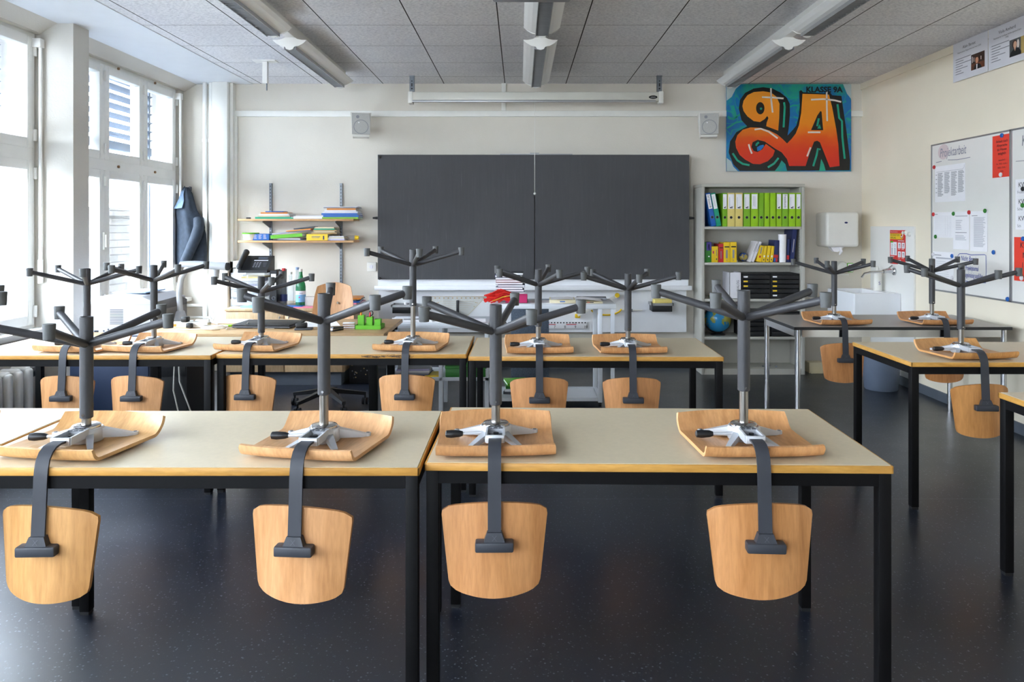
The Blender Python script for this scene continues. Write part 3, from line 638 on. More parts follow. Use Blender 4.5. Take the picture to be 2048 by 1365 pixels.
# ================================================================== swivel chairs turned over on the tables
def seat_mesh():
    nu, nv = 15, 26; W0, W1 = .172, .182
    prof = []
    for i in range(7):                                     # rolled near edge
        a = math.pi / 2 * i / 6; prof.append((-.158 - .031 * math.cos(a), .035 - .035 * math.sin(a) + .0))
    for y in (-.12, -.06, -.01, .04, .08): prof.append((y, 0.))
    for i in range(1, 9):
        k = i / 8; prof.append((.08 + .085 * k, .052 * k ** 1.7))
    n = len(prof)
    def P(u, j):
        y, z = prof[j]; k = max(0, (y - .0) / .18)
        hw = W0 + (W1 - W0) * (y + .17) / .35
        if k > .75: hw *= 1 - .05 * ((k - .75) / .25) ** 2
        if j == 0: hw *= .985
        yy = y - .045 * u * u * max(0, k) ** 2
        return Vector((u * hw, yy, z - .004 * (1 - u * u) * (1 if -.12 < y < .08 else 0) + .004 * abs(u) ** 3))
    us = [-1 + 2 * i / (nu - 1) for i in range(nu)]
    g = [[P(u, j) for u in us] for j in range(n)]
    th = .010; vs = []; top = []
    for j in range(n):
        for i in range(nu):
            du = g[j][min(i + 1, nu - 1)] - g[j][max(i - 1, 0)]; dv = g[min(j + 1, n - 1)][i] - g[max(j - 1, 0)][i]
            top.append(g[j][i] + du.cross(dv).normalized() * th)
    vs = [p for r in g for p in r] + top; N = n * nu
    zmin = min(p.z for p in vs); vs = [(p.x, p.y, p.z - zmin + .0005) for p in vs]; fs = []
    for j in range(n - 1):
        for i in range(nu - 1):
            a = j * nu + i; fs += [(a, a + nu, a + nu + 1, a + 1), (N + a, N + a + 1, N + a + nu + 1, N + a + nu)]
    for j in range(n - 1):
        a = j * nu; fs.append((a, N + a, N + a + nu, a + nu)); a += nu - 1; fs.append((a, a + nu, N + a + nu, N + a))
    for i in range(nu - 1):
        a = i; fs.append((a, a + 1, N + a + 1, N + a)); a = (n - 1) * nu + i; fs.append((a, N + a, N + a + 1, a + 1))
    return MB().add(vs, fs, 'beech_seat', True)
def back_mesh():                                           # origin where the bracket meets the plate
    nu, nv = 17, 13; vs = []; fs = []; N = nu * nv; th = .010
    for side in (0, 1):
        for j in range(nv):
            v = j / (nv - 1)
            for i in range(nu):
                u = -1 + 2 * i / (nu - 1); hw = .152 - .025 * v
                cut = .0
                z = .090 - .224 * v + (1 - u * u) * (.020 if v < .5 else -.0) * (1 - 2 * v if v < .5 else 0) - (1 - u * u) * .018 * (2 * v - 1 if v > .5 else 0)
                if abs(u) > .85 and v < .12: z -= .010 * (abs(u) - .85) / .15 * (1 - v / .12)
                if abs(u) > .85 and v > .88: z += .007 * (abs(u) - .85) / .15 * (v - .88) / .12
                if v in (0, 1): hw *= .975
                vs.append((u * hw, .030 * u * u + side * th - .012 * v, z))
    for j in range(nv - 1):
        for i in range(nu - 1):
            a = j * nu + i; fs += [(a, a + nu, a + nu + 1, a + 1), (N + a, N + a + 1, N + a + nu + 1, N + a + nu)]
    for j in range(nv - 1):
        a = j * nu; fs.append((a, N + a, N + a + nu, a + nu)); a += nu - 1; fs.append((a, a + nu, N + a + nu, N + a))
    for i in range(nu - 1):
        a = i; fs.append((a, a + 1, N + a + 1, N + a)); a = (nv - 1) * nu + i; fs.append((a, N + a, N + a + 1, a + 1))
    return MB().add(vs, fs, 'beech_back', True)
def frame_mesh():
    m = MB(); A = 'cast_aluminium'
    m.lathe([(.046, .012), (.049, .016), (.049, .047), (.046, .053), (.030, .055)], (0, 0, 0), A, 28)
    m.lathe([(.043, .052), (.043, .0545), (.040, .0545), (.040, .0595), (.036, .0625), (.018, .0635)], (0, 0, 0), 'chrome', 28)
    for s in (-1, 1):
        m.bar((s * .035, .01, .036), (s * .122, .052, .0165), .034, .030, .015, .010, A); m.cyl(s * .122, .052, .0115, .024, .010, A, 12); m.cyl(s * .122, .052, .024, .026, .005, 'zinc', 8)
        m.bar((s * .028, -.035, .030), (s * .074, -.118, .0165), .022, .022, .014, .010, A)
        m.bar((s * .024, -.02, .044), (s * .0265, -.135, .047), .006, .026, .006, .022, A)
    m.box(-.026, .026, -.135, -.03, .034, .042, A).box(-.027, .027, -.142, -.132, .036, .058, A, .002).box(-.027, .027, -.055, -.048, .04, .058, A)
    for x in (-.016, 0, .016): m.frame((x, -.05, .056), (1, 0, 0), (0, 1, 0)); m.prism([(-.007, -.009), (.007, -.009), (0, .007)], 0, .0025, 'c_dark_grey')
    m.frame((0, 0, 0), (1, 0, 0), (0, 1, 0)); m.cyl(.002, -.085, .04, .052, .008, 'black_plastic', 10); m.box(-.02, .02, -.105, -.062, .041, .0425, 'c_dark_grey')
    return m
def strap_mesh():
    path = [(-.085, .0435), (-.135, .0475), (-.165, .0490), (-.188, .0465), (-.206, .037), (-.220, .020), (-.2275, -.004), (-.231, -.03), (-.234, -.08), (-.240, -.15), (-.244, -.205)]
    w, h = .0185, .003; loops = []
    for i, (y, z) in enumerate(path):
        a, b = path[max(0, i - 1)], path[min(len(path) - 1, i + 1)]; d = Vector((0, b[0] - a[0], b[1] - a[1])).normalized(); n = Vector((0, -d.z, d.y))
        c = Vector((0, y, z)); loops.append([tuple(c + Vector((sx * w, 0, 0)) + n * sn * h) for sx, sn in ((-1, -1), (1, -1), (1, 1), (-1, 1))])
    return MB().ring(loops, 'strap_grey', True)
def mount_mesh():
    m = MB()
    m.ring([[(-.020, -.252, -.180), (.020, -.252, -.180), (.020, -.232, -.180), (-.020, -.232, -.180)], [(-.029, -.257, -.205), (.029, -.257, -.205), (.029, -.229, -.205), (-.029, -.229, -.205)]], 'strap_grey', False)
    m.box(-.053, .053, -.262, -.226, -.232, -.204, 'strap_grey', .005)
    m.frame((0, -.2565, -.193), (1, 0, 0), (0, .2, .98)); m.stroke([(-.006, -.007), (.006, .007)], .0016, 'c_dark_grey').stroke([(-.006, .007), (.006, -.007)], .0012, 'c_dark_grey')
    return m
def lever_mesh(p):
    m = MB()
    if p: return m.tube([(-.035, -.025, .036), (-.075, -.03, .034), (-.11, -.03, .033)], [.006, .005, .005], 'cast_aluminium', 8)
    return m.tube([(-.10, -.03, .0335), (-.11, -.03, .0335), (-.135, -.031, .033), (-.150, -.031, .033), (-.153, -.031, .033)], [.007, .0105, .0125, .011, .006], 'black_plastic', 12)
def make_chair():
    r = thing('swivel_chair', '', 'chair', group='swivel chairs put up on the tables')
    seat_mesh().build('seat', r); frame_mesh().build('seat_frame', r)
    MB().tube([(0, 0, .05), (0, 0, .27)], .0135, 'steel', 18).build('gas_spring', r)
    m = MB().lathe([(.0165, .115), (.0188, .117), (.0190, .423), (.0178, .4245), (.0165, .420)], (0, 0, 0), 'grey_powder', 24); m.tube([(0, -.0185, .127), (0, -.0205, .127)], .004, 'chrome', 8); m.build('column', r)
    for k in range(5):
        l = MB().tube([(.012, 0, .342), (.256, 0, .413)], .0118, 'grey_powder', 14).build('leg', r, rz=72 * k)
        MB().lathe([(.0135, .395), (.0145, .394), (.0165, .434), (.0155, .4365)], (.267, 0, 0), 'cap_grey', 18).build('glide', l)
    strap_mesh().build('back_bar', r); mount_mesh().build('back_bracket', r)
    l = lever_mesh(1).build('height_lever', r); lever_mesh(0).build('grip', l)
    back_mesh().build('backrest', r)
    return r
def set_chair(r, x, y, seat_rz, fr_rz, star, dz, label, tint=(1, 1, 1), brz=None, edge_pull=0.):
    r.location = (x, y, TT); r['label'] = label; k = 0
    for c in r.children:
        n = c.name.split('.')[0]
        if n == 'seat': c.rotation_euler[2] = R(seat_rz); c.color = (*tint, 1)
        elif n in ('seat_frame', 'back_bar', 'back_bracket', 'height_lever'): c.rotation_euler[2] = R(fr_rz)
        elif n == 'column': c.location.z = dz
        elif n == 'leg': c.location.z = dz; c.rotation_euler[2] = R(star + 72 * k); k += 1
        elif n == 'backrest':
            a = R(fr_rz); d = -.226; c.location = (-math.sin(a) * d, math.cos(a) * d, -.216)
            c.rotation_euler[2] = R(seat_rz if brz is None else brz); c.color = (*tint, 1)
CH = [  # px of the column, distance, seat turn, frame turn, star angle, lift, tint, label
    (173, 2.283, -9, 2, 65, -.034, (.98, .98, .80), 'upturned beech swivel chair nearest the lower left corner, yellowish backrest'),
    (648, 2.283, -11, -4, 28, .037, (1, .97, .93), 'upturned beech swivel chair on the front table left of centre, pale backrest'),
    (991.5, 2.312, 2, 1, 5.7, 0, (.93, .83, .72), 'upturned beech swivel chair at the middle of the front row, orange-brown backrest'),
    (1487.5, 2.303, 2, -3, 21, .045, (.97, .86, .72), 'upturned beech swivel chair alone near the front table\'s right end'),
    (174, 4.075, -6, 2, 8, .011, (1, .97, .93), 'upturned beech swivel chair closest to the windows on the second row'),
    (308, 4.075, -9, 1, 33, .03, (1, .97, .93), 'upturned beech swivel chair before the printer on the second row'),
    (522.6, 4.108, -11, 0, 12, -.035, (1, .96, .9), 'upturned beech swivel chair before the laptop on the second row'),
    (826, 4.108, -7, -2, 69, .113, (1, .94, .84), 'tallest upturned swivel chair, long chrome column, left of blackboard centre'),
    (1076.7, 4.035, 2, 0, 4, .009, (.98, .87, .76), 'upturned swivel chair before the book stack on the second row'),
    (1256, 4.035, 2, -2, 58, -.014, (.98, .87, .76), 'upturned swivel chair before the yellow compass on the second row'),
    (1668.4, 5.155, 3, -6, 22, 0, (.93, .78, .62), 'upturned swivel chair on the chrome-legged table in front of the basin'),
    (1864, 5.155, 3, -7, 25, .015, (.93, .78, .62), 'upturned swivel chair on the chrome-legged table under the whiteboard'),
    (1922, 3.875, 6, -5, 59, .017, (.96, .84, .58), 'upturned swivel chair on the right-hand black-framed table'),
    (None, 2.33, 0, 0, 72, .026, (.98, .94, .85), 'upturned swivel chair mostly outside the photo at the far left edge'),
]
proto = make_chair()
for i, (px, Y, sr, fr, st, dz, ti, lab) in enumerate(CH):
    r = proto if i == len(CH) - 1 else copy_tree(proto)
    set_chair(r, PX(px, Y) if px else -1.885, Y, sr, fr, st, dz, lab, ti)

# ================================================================== steel bookcase and its contents
YS = 6.97; bx0, bx1 = PX(1403, YS), PX(1610, YS); bw = bx1 - bx0; btop = PZ(368, YS)
t = thing('bookcase', 'pale grey steel bookcase right of the blackboard, filled with binders', 'bookcase', (bx0, YS, 0))
E = 'enamel_grey'
for x in (0, bw - .028): MB().box(x, x + .028, 0, .325, 0, btop - .0285, E, .003).build('side_panel', t)
MB().box(.0285, bw - .0285, .3125, .3245, .02, btop - .029, E).build('back_panel', t); MB().box(.0, bw, 0, .325, btop - .028, btop, E, .003).build('top_panel', t)
SH = [PZ(y, YS) for y in (453.5, 525.5, 598.5, 674.5)]
for z in SH: MB().box(.028, bw - .028, .004, .312, z - .024, z, E, .002).build('shelf', t)
MB().box(.028, bw - .028, .004, .312, 0, .055, E).build('plinth', t)
for x in (.0285, bw - .0385):
    m = MB().box(x, x + .01, .03, .05, .06, btop - .03, E); m.frame((x + (.0102 if x < .1 else -.0002), .04, 0), (0, 1 if x < .1 else -1, 0), (0, 0, 1))
    for k in range(60): m.rect(-.004, .09 + k * .026, .004, .098 + k * .026, 'c_dark_grey')
    m.build('perforated_strip', t)
def binder(x0, x1, col, label, lab=None, lean=0., z=SH[0], h=.315, d=.28, sub=None):
    w = x1 - x0; t = thing('lever_binder', label, 'binder', (x0, YS + .012, z + .0005 + max(0, w * math.sin(R(lean)))), group='ring binders on the top shelf')
    t.rotation_euler[1] = R(lean)
    m = MB().box(0, w, 0, .004, 0, h, 'c_' + col, .001).box(0, .003, 0, d, 0, h, 'c_' + col).box(w - .003, w, 0, d, 0, h, 'c_' + col); m.build('cover', t)
    if w > .02: MB().box(.006, w - .006, .01, d - .01, .01, h - .012, 'paper2').build('pages', t)
    m = MB().frame((w / 2, -.0002, .085), (1, 0, 0), (0, 0, 1)); m.disc(0, 0, .0125, 'chairless_black', 1).disc(0, 0, .0135, 'chrome', .5); m.build('finger_hole', t)
    if lab:
        m = MB().frame((w / 2, -.0002, .165), (1, 0, 0), (0, 0, 1)); q = w * .38
        m.rect(-q, 0, q, .138, 'paper', 1)
        if lab == 1: m.lines(-q * .6, .11, -q * .45, 1, .01, .09, 'ink_light', 2).rect(-q * .5, .006, q * .5, .016, 'ink', 2).rect(.0, .02, q * .6, .024, 'ink', 2)
        if lab == 2: m.rect(-q * .4, .03, -q * .25, .12, 'ink_light', 2).rect(q * .1, .02, q * .2, .12, 'ink_light', 2)
        if sub:
            T0 = m.T.copy(); m.T = T0 @ Matrix.Rotation(R(-90), 4, 'Z'); m.text(sub, -.132, -.008, .026, 'ink', 3, 'LEFT', .12); m.T = T0
        m.build('spine_label', t)
    return t
bpx = lambda c: PX(c / 8.03 + 1390, YS + .012)
B = [(440, 520, 'green', 1, 'narrow green binder right beside the leaning turquoise binder'), (520, 643, 'pale_yellow', 1, 'left one of the two pale yellow binders'), (645, 770, 'pale_yellow', 1, 'right one of the two pale yellow binders'),
     (778, 890, 'green', 1, 'wide green binder touching the yellow binders'), (895, 1018, 'lime', 2, 'wide lime green binder with an almost blank label'), (1022, 1108, 'green', 0, 'green binder without label, next to the almost blank label'),
     (1112, 1200, 'lime', 0, 'middle one of the three unlabelled green binders'), (1204, 1300, 'lime', 0, 'rightmost of the three unlabelled green binders'), (1306, 1392, 'lime', 1, 'lime binder with narrow label beside the unlabelled three'),
     (1396, 1500, 'green', 3, 'green binder with handwritten sideways label'), (1502, 1616, 'lime', 1, 'lime binder second from the right end of the shelf'), (1620, 1706, 'lime', 1, 'lime binder at the right end of the top shelf')]
for a, b, c, l, lab in B: binder(bpx(a), bpx(b) - .0005, c, lab, l, sub='Freizeitkunde' if l == 3 else None)
binder(bpx(347), bpx(425), 'teal', 'turquoise binder leaning left against the green binders', 2, -10.5, z=SH[0] + .000)
binder(bpx(264), bpx(343), 'blue', 'dark blue binder leaning against the turquoise binder', 4, -10.5, sub='DaF Deutsch 8B')
def sbook(a, b, top, col, label, lean=0., d=.17, name='dictionary', group='dictionaries on the second shelf', det=None, z=SH[1], y=.03):
    x0, x1 = bpx(a), bpx(b); w = x1 - x0; h = (1235 - top) / 8.03 * YS / F
    t = thing(name, label, 'book', (x0, YS + y, z + .0008 + max(0, w * math.sin(R(lean)))), group=group); t.rotation_euler[1] = R(lean)
    MB().box(0, w, 0, .004, 0, h, 'c_' + col, .0015).box(0, .002, 0, d, 0, h, 'c_' + col).box(w - .002, w, 0, d, 0, h, 'c_' + col).build('cover', t)
    MB().box(.0022, w - .0022, .005, d - .004, .004, h - .004, 'paper2').build('pages', t)
    if det:
        m = MB().frame((w / 2, -.0003, 0), (1, 0, 0), (0, 0, 1))
        for (u0, v0, u1, v1, c) in det: m.rect(u0 * w / 2, v0 * h, u1 * w / 2, v1 * h, c)
        m.build('spine_print', t)
DY = [(-.7, .74, .8, .80, 'ink'), (-.3, .2, .3, .62, 'ink_grey'), (-.12, .08, .12, .14, 'ink_grey')]
sbook(152, 190, 910, 'dark_green', 'thin dark green book at the left end of the second shelf')
sbook(192, 272, 908, 'dark_green', 'green and violet book near the left end, second shelf', det=[(-1, .58, 1, 1, 'c_purple'), (-.3, .26, .3, .32, 'paper'), (-.2, .6, .2, .88, 'ink_light')])
sbook(274, 328, 980, 'yellow', 'small yellow dictionary beside the green-violet book', det=[(-.4, .55, .4, .72, 'c_magenta')])
sbook(330, 378, 978, 'yellow', 'small yellow dictionary touching the red dictionary', det=[(-.3, .15, .3, .25, 'c_navy'), (-.2, .4, .2, .8, 'ink_grey')])
sbook(385, 465, 936, 'red', 'red dictionary on the second shelf', det=[(-.6, .76, .8, .81, 'ink'), (-.15, .2, .2, .6, 'ink_grey')])
sbook(468, 570, 912, 'yellow', 'left one of the two thick yellow dictionaries', det=DY); sbook(574, 678, 908, 'yellow', 'right one of the two thick yellow dictionaries', det=DY)
sbook(868, 905, 880, 'white', 'left one of the two leaning white paperbacks by the small globe', 22, det=[(-.2, .5, .2, .9, 'ink_grey')]); sbook(915, 955, 885, 'white', 'right one of the two leaning white paperbacks', 22, det=[(-.2, .5, .2, .9, 'ink_grey')])
sbook(995, 1080, 968, 'yellow', 'leaning yellow dictionary beside the white paperbacks', 11, det=[(-.3, .25, .3, .38, 'c_red'), (-.2, .5, .2, .9, 'ink_grey')])
for k, (a, b) in enumerate(((1085, 1135), (1146, 1196), (1207, 1257))):
    sbook(a, b, 972, 'yellow', ['first', 'second', 'third'][k] + ' narrow yellow book counted rightward from the leaning dictionary', 8, det=[(-.4, .3, .4, .42, 'paper'), (-.3, .1, .3, .2, 'c_navy')])
sbook(1266, 1340, 880, 'navy', 'navy book with red band leaning left of the white paper roll', 4, det=[(-1, .2, 1, .34, 'c_red'), (-.8, .02, 0, .18, 'c_blue'), (0, .02, .8, .18, 'c_red')])
solo(MB().lathe([(.031, 0), (.032, .01), (.037, .262), (.030, .262), (.028, .05)], (0, 0, 0), 'paper', 24), 'paper_roll', 'white rolled tube standing among the navy books', 'roll', (bpx(1425), YS + .05, SH[1] + .0008), group=None)
sbook(1480, 1518, 860, 'navy', 'navy book with red foot just right of the paper roll', 3, det=[(-1, .12, 1, .3, 'c_red')]); sbook(1528, 1600, 705, 'navy', 'tall dark blue book leaning right at the shelf\'s right end', 6, d=.22, det=[(-.2, .3, .2, .7, 'ink_light')])
def globe(x, y, z, r, mat, label):
    t = thing('globe', label, 'globe', (x, y, z), group='globes in the bookcase')
    b = r * 1.25; MB().lathe([(r * .55, 0), (r * .55, r * .06), (r * .15, r * .14), (r * .08, r * .25)], (0, 0, 0), 'black_plastic' if r > .1 else 'chrome', 20).build('base', t)
    c = (0, 0, r * 1.22)
    MB().tube([(c[0] + r * 1.06 * math.sin(a), 0, c[2] + r * 1.06 * math.cos(a)) for a in [R(-200 + 15 * k) for k in range(13)]][::-1], r * .05, 'black_plastic', 8).build('meridian_arm', t)
    s = MB().sphere((0, 0, 0), r, mat, 32, 20).build('ball', t); s.location = c; s.rotation_euler = (R(5), R(23), 0)
globe(bpx(820), YS + .10, SH[1] + .0008, .040, 'small_globe_map', 'tiny blue globe between yellow dictionaries and white paperbacks')
globe(PX(1436, 7.1), 7.11, SH[3] + .0008, .125, 'globe_map', 'large blue globe on the fourth bookcase shelf')
solo(MB().box(-.008, .008, -.008, .008, 0, .022, 'paper2', .002), 'chalk_stub', 'tiny white chalk stub lying right of the thick yellow dictionaries', 'chalk', (bpx(685), YS + .05, SH[1] + .0008))
def drawer_unit(x0, x1, z, h, label, tags):
    w = x1 - x0; t = thing('drawer_unit', label, 'drawer unit', (x0, YS + .02, z + .0008), group='black drawer units'); n = 5
    K = 'black_plastic'
    MB().box(0, .008, .004, .27, 0, h, K).box(w - .008, w, .004, .27, 0, h, K).box(0, w, .004, .27, h - .008, h, K).box(0, w, .004, .27, 0, .006, K).box(0, w, .262, .27, 0, h, K).build('housing', t)
    p = (h - .016) / n
    for k in range(n):
        z0 = .008 + k * p
        d = MB().box(.010, w - .010, .0, .25, z0, z0 + p - .006, 'black_plastic', .003)
        d.frame((w / 2 + .02, -.0004, z0 + p - .012), (1, 0, 0), (0, 0, 1)); d.poly([(-.065, .004), (.065, .004), (.045, -.010), (0, -.014), (-.045, -.010)], 'chairless_black')
        o = d.build('drawer', t)
        if tags: MB().frame((.032, -.0006, z0 + p * .5), (1, 0, 0), (0, 0, 1)).rect(-.018, -.006, .022, .007, 'c_yellow' if k in (1, 2, 3) or (k == 4 and tags == 2) else 'paper').build('name_tag', o, label=None)
hx = lambda c: PX(c * .3297 + 1370, YS + .02)
drawer_unit(hx(346), hx(519), SH[2], .235, 'left black five-drawer unit on the third bookcase shelf', 1); drawer_unit(hx(523), hx(696), SH[2], .235, 'right black five-drawer unit on the third bookcase shelf', 1)
drawer_unit(hx(346), hx(519), SH[3], .235, 'left black drawer unit on the shelf with the large globe', 0); drawer_unit(hx(523), hx(696), SH[3], .235, 'right black drawer unit on the shelf with the large globe', 0)
t = thing('magazine_file', 'pale cardboard magazine file left of the black drawer units', 'file box', (hx(272), YS + .03, SH[2] + .0008))
w_ = hx(343) - hx(272); MB().box(0, w_, 0, .24, 0, .004, 'paper2').box(0, .004, 0, .24, 0, .245, 'paper2').box(w_ - .004, w_, 0, .24, 0, .245, 'paper2').box(0, w_, 0, .004, 0, .245, 'paper2').build('box', t)
m = MB().frame((w_ * .7, -.0005, .12), (0, 0, 1), (-1, 0, 0)); m.text('DIALOG', -.05, -.012, .03, 'ink', 1, 'LEFT', .1); m.build('lettering', t)
for k, c in enumerate(('dark_green', 'black', 'yellow', 'navy')):
    solo(MB().box(0, .13 - .01 * k, 0, .21, 0, .007, 'c_' + c, .001), 'booklet', c.replace('_', ' ') + ' thin booklet lying flat left of the magazine file', 'book', (hx(175) + .004 * k, YS + .02, SH[2] + .001 + .0085 * k), group='flat booklets')
for k, (x, y) in enumerate(((.62, .1), (.68, .13), (.73, .09))):
    solo(MB().tube([(-.012, 0, .006), (.012, 0, .006)], .006, 'chrome', 8).box(-.02, -.008, -.008, .008, 0, .012, 'zinc'), 'shelf_clip', 'loose metal shelf clip on the bookcase floor', 'clip', (bx0 + x, YS + y, .0558), 30 * k, 'loose shelf clips')
solo(MB().box(-.04, .10, -.06, .05, 0, .10, 'c_beige', .004).box(-.03, .24, -.08, .07, 0, .012, 'c_beige', .003), 'floor_bracket', 'beige wooden block and slat on the floor beside the bookcase', 'block', (PX(1622, 7.1), 7.1, 0))
# ================================================================== books lying in piles
ORD = ['lowest', 'second from the bottom', 'third from the bottom', 'fourth from the bottom', 'fifth from the bottom', 'sixth from the bottom', 'seventh from the bottom', 'eighth from the bottom', 'ninth from the bottom', 'tenth from the bottom', 'eleventh from the bottom', 'twelfth from the bottom', 'thirteenth from the bottom']
def flat_book(x, y, z, w, d, h, col, label, rz=0., name='book', group=None, spine=-1, ry=0.):
    t = thing(name, label, 'book' if name != 'paper_sheet' else 'paper', (x, y, z), rz, group); t.rotation_euler[1] = R(ry)
    c = min(.003, h * .25)
    MB().box(-w / 2, w / 2, -d / 2, d / 2, 0, c, 'c_' + col, .0006).box(-w / 2, w / 2, -d / 2, d / 2, h - c, h, 'c_' + col, .0006).box(-w / 2, w / 2, *((-d / 2, -d / 2 + .003) if spine < 0 else (d / 2 - .003, d / 2)), c, h - c, 'c_' + col).build('cover', t)
    MB().box(-w / 2 + .003, w / 2 - .003, -d / 2 + (.0032 if spine < 0 else .001), d / 2 - .0035, c, h - c, 'paper').build('pages', t)
    return t
def pile(x, y, z, items, where, group, gap=.0006):
    zz = z + gap; n = len(items)
    for k, (w, d, h, col, rz, noun) in enumerate(items):
        pos = 'topmost' if k == n - 1 else ORD[k]
        flat_book(x + random.uniform(-.008, .008), y, zz, w, d, h, col, '%s %s, %s %s' % (col.replace('_', ' '), noun, pos, where), rz, 'book', group); zz += h + gap
    return zz
def sheet(x, y, z, w, d, label, rz=0., m='paper', th=.0012, print_=None, cat='paper', group='loose papers'):
    q = MB().box(-w / 2, w / 2, -d / 2, d / 2, 0, th, m)
    if print_:
        q.frame((0, 0, th), (1, 0, 0), (0, 1, 0)); q.lines(-w * .4, d * .38, w * .4, 9, d * .08, d * .012, 'ink_light', 1)
        if print_ != 1: q.rect(-w * .2, -d * .1, w * .3, d * .2, print_, 1)
    return solo(q, 'paper_sheet', label, cat, (x, y, z), rz, group)

# ================================================================== wall shelf with two boards
YF = 7.015; t = thing('wall_shelf', 'two-board wooden wall shelf on slotted steel uprights left of the blackboard', 'shelf', (-2.11, YF, 1.0)); sx = -2.11
xa, xb = PX(475, YF) - sx, PX(707, YF) - sx; ZU, ZD = PZ(438, YF), PZ(481.5, YF)
for px in (541, 682):
    x = PX(px, 7.28) - sx; m = MB().box(x - .012, x + .012, .262, .284, -.50, .805, 'zinc')
    m.frame((x, .2615, 0), (1, 0, 0), (0, 0, 1))
    for k in range(40): m.rect(-.004, -.48 + k * .032, .004, -.465 + k * .032, 'chairless_black')
    m.build('upright', t)
    for z in (ZU - 1.0, ZD - 1.0):
        m = MB().frame((x - .004, .264, z - .020), (0, -1, 0), (0, 0, 1)); m.prism([(0, 0), (.22, 0), (.22, -.012), (.02, -.065), (0, -.065)], -.008, 0, 'zinc'); m.build('bracket', t)
for z in (ZU - 1.0, ZD - 1.0): MB().box(xa, xb, .0, .258, z - .0195, z, 'shelf_wood', .002).build('board', t)
fx = lambda c, Y=7.12: PX(c / 4.876 + 440, Y)
pile(fx(555), 7.14, ZU, [(.36, .2, .018, 'teal', 0, 'booklet'), (.30, .2, .012, 'beige', 2, 'booklet'), (.29, .19, .016, 'white', -2, 'book'), (.25, .18, .014, 'orange', 1, 'book'), (.17, .17, .010, 'blue', 3, 'notebook')], 'of the left pile, upper wall shelf', 'left pile on the upper shelf')
pile(fx(1195), 7.13, ZU, [(.34, .21, .016, 'green', 0, 'book'), (.335, .21, .018, 'blue', 1, 'book'), (.34, .21, .018, 'blue', -1, 'book'), (.33, .20, .014, 'white', 2, 'book'), (.30, .2, .014, 'white', -1, 'booklet'), (.27, .2, .016, 'orange', 1, 'book'), (.31, .21, .010, 'grey', -2, 'folder'), (.32, .2, .006, 'white', 2, 'magazine')], 'of the right pile, upper wall shelf', 'right pile on the upper shelf')
for k in range(5): sheet(fx(860) + .012 * k, 7.13 + .004 * k, ZU + .0008 + .0062 * k, .34 - .01 * k, .2, 'white slack paper bundle, %s between the upper shelf piles' % ('topmost' if k == 4 else ORD[k]), 3 * k - 6, 'paper' if k % 2 else 'paper2', .006, group='papers between the piles')
solo(MB().box(-.02, .02, -.012, .012, 0, .014, 'black_plastic', .004), 'shelf_stone', 'tiny dark object at the left end of the upper wall shelf', 'object', (fx(278), 7.12, ZU + .0008))
t = thing('food_tub', 'white plastic tub with green lid on the lower wall shelf', 'tub', (fx(300), 7.12, ZD + .0008))
MB().lathe([(.055, 0), (.062, .004), (.074, .062), (.070, .062)], (0, 0, 0), 'white_plastic', 28).build('body', t); MB().lathe([(.079, .060), (.080, .068), (.074, .0725), (.0, .0725)], (0, 0, 0), 'c_bright_green', 28).build('lid', t)
m = MB().box(-.078, .078, -.06, .06, 0, .062, 'c_blue', .003); m.frame((0, -.0605, 0), (1, 0, 0), (0, 0, 1))
for k in range(3): m.lines(-.065 + k * .045, .054, -.035 + k * .045, 5, .009, .004, 'ink_light')
solo(m, 'carton', 'blue printed carton beside the green-lidded tub', 'box', (fx(415), 7.13, ZD + .0008))
Z0 = ZD + .0008
flat_book(fx(720), 7.12, Z0, .36, .2, .006, 'dark_grey', 'dark grey folder lying lowest under the tilted green binder', 3, 'folder'); flat_book(fx(700), 7.13, Z0 + .0075, .22, .18, .012, 'white', 'white booklet under the tilted green binder', -3)
t = flat_book(fx(680), 7.12, Z0 + .026, .30, .2, .032, 'bright_green', 'bright green binder lying tilted on the lower wall shelf', 0, 'lever_binder', ry=-4); t['category'] = 'binder'
t = flat_book(fx(700), 7.17, Z0 + .074, .36, .17, .010, 'lilac', 'lilac folder slanting over the green binder, lower shelf', 4, 'folder', ry=-6)
flat_book(fx(790), 7.13, Z0 + .092, .24, .15, .010, 'orange', 'orange-edged folder slanting on the lilac folder', -3, 'folder', ry=-5); flat_book(fx(830), 7.15, Z0 + .112, .20, .15, .012, 'dark_grey', 'dark folder on top of the slanting lower shelf pile', 5, 'folder', ry=-6)
t = flat_book(fx(980), 7.10, Z0, .20, .2, .060, 'yellow', 'thick yellow dictionary lying on the lower wall shelf', 0, 'dictionary')
m = MB().frame((0, -.1006, 0), (1, 0, 0), (0, 0, 1)); m.rect(.055, .008, .067, .044, 'c_navy').rect(-.05, .034, .03, .040, 'ink_grey').rect(-.05, .024, .02, .028, 'ink_grey'); m.build('cover_print', t)
pile(fx(1030), 7.16, Z0 + .061, [(.24, .18, .014, 'tan', 2, 'booklet'), (.20, .18, .010, 'cream', -2, 'booklet'), (.22, .17, .012, 'tan', 4, 'booklet'), (.20, .17, .012, 'teal', 0, 'booklet'), (.19, .16, .014, 'beige', -3, 'booklet')], 'of the small pile on the lying yellow dictionary', 'booklets on the lying dictionary')
pile(fx(1155), 7.09, Z0, [(.165, .15, .010, 'lilac', 0, 'paper pad'), (.16, .15, .010, 'white', 2, 'paper pad'), (.15, .14, .008, 'cream', -2, 'paper pad'), (.14, .14, .010, 'white', 1, 'paper pad')], 'of the pad stack right of the lying dictionary', 'pads on the lower shelf')
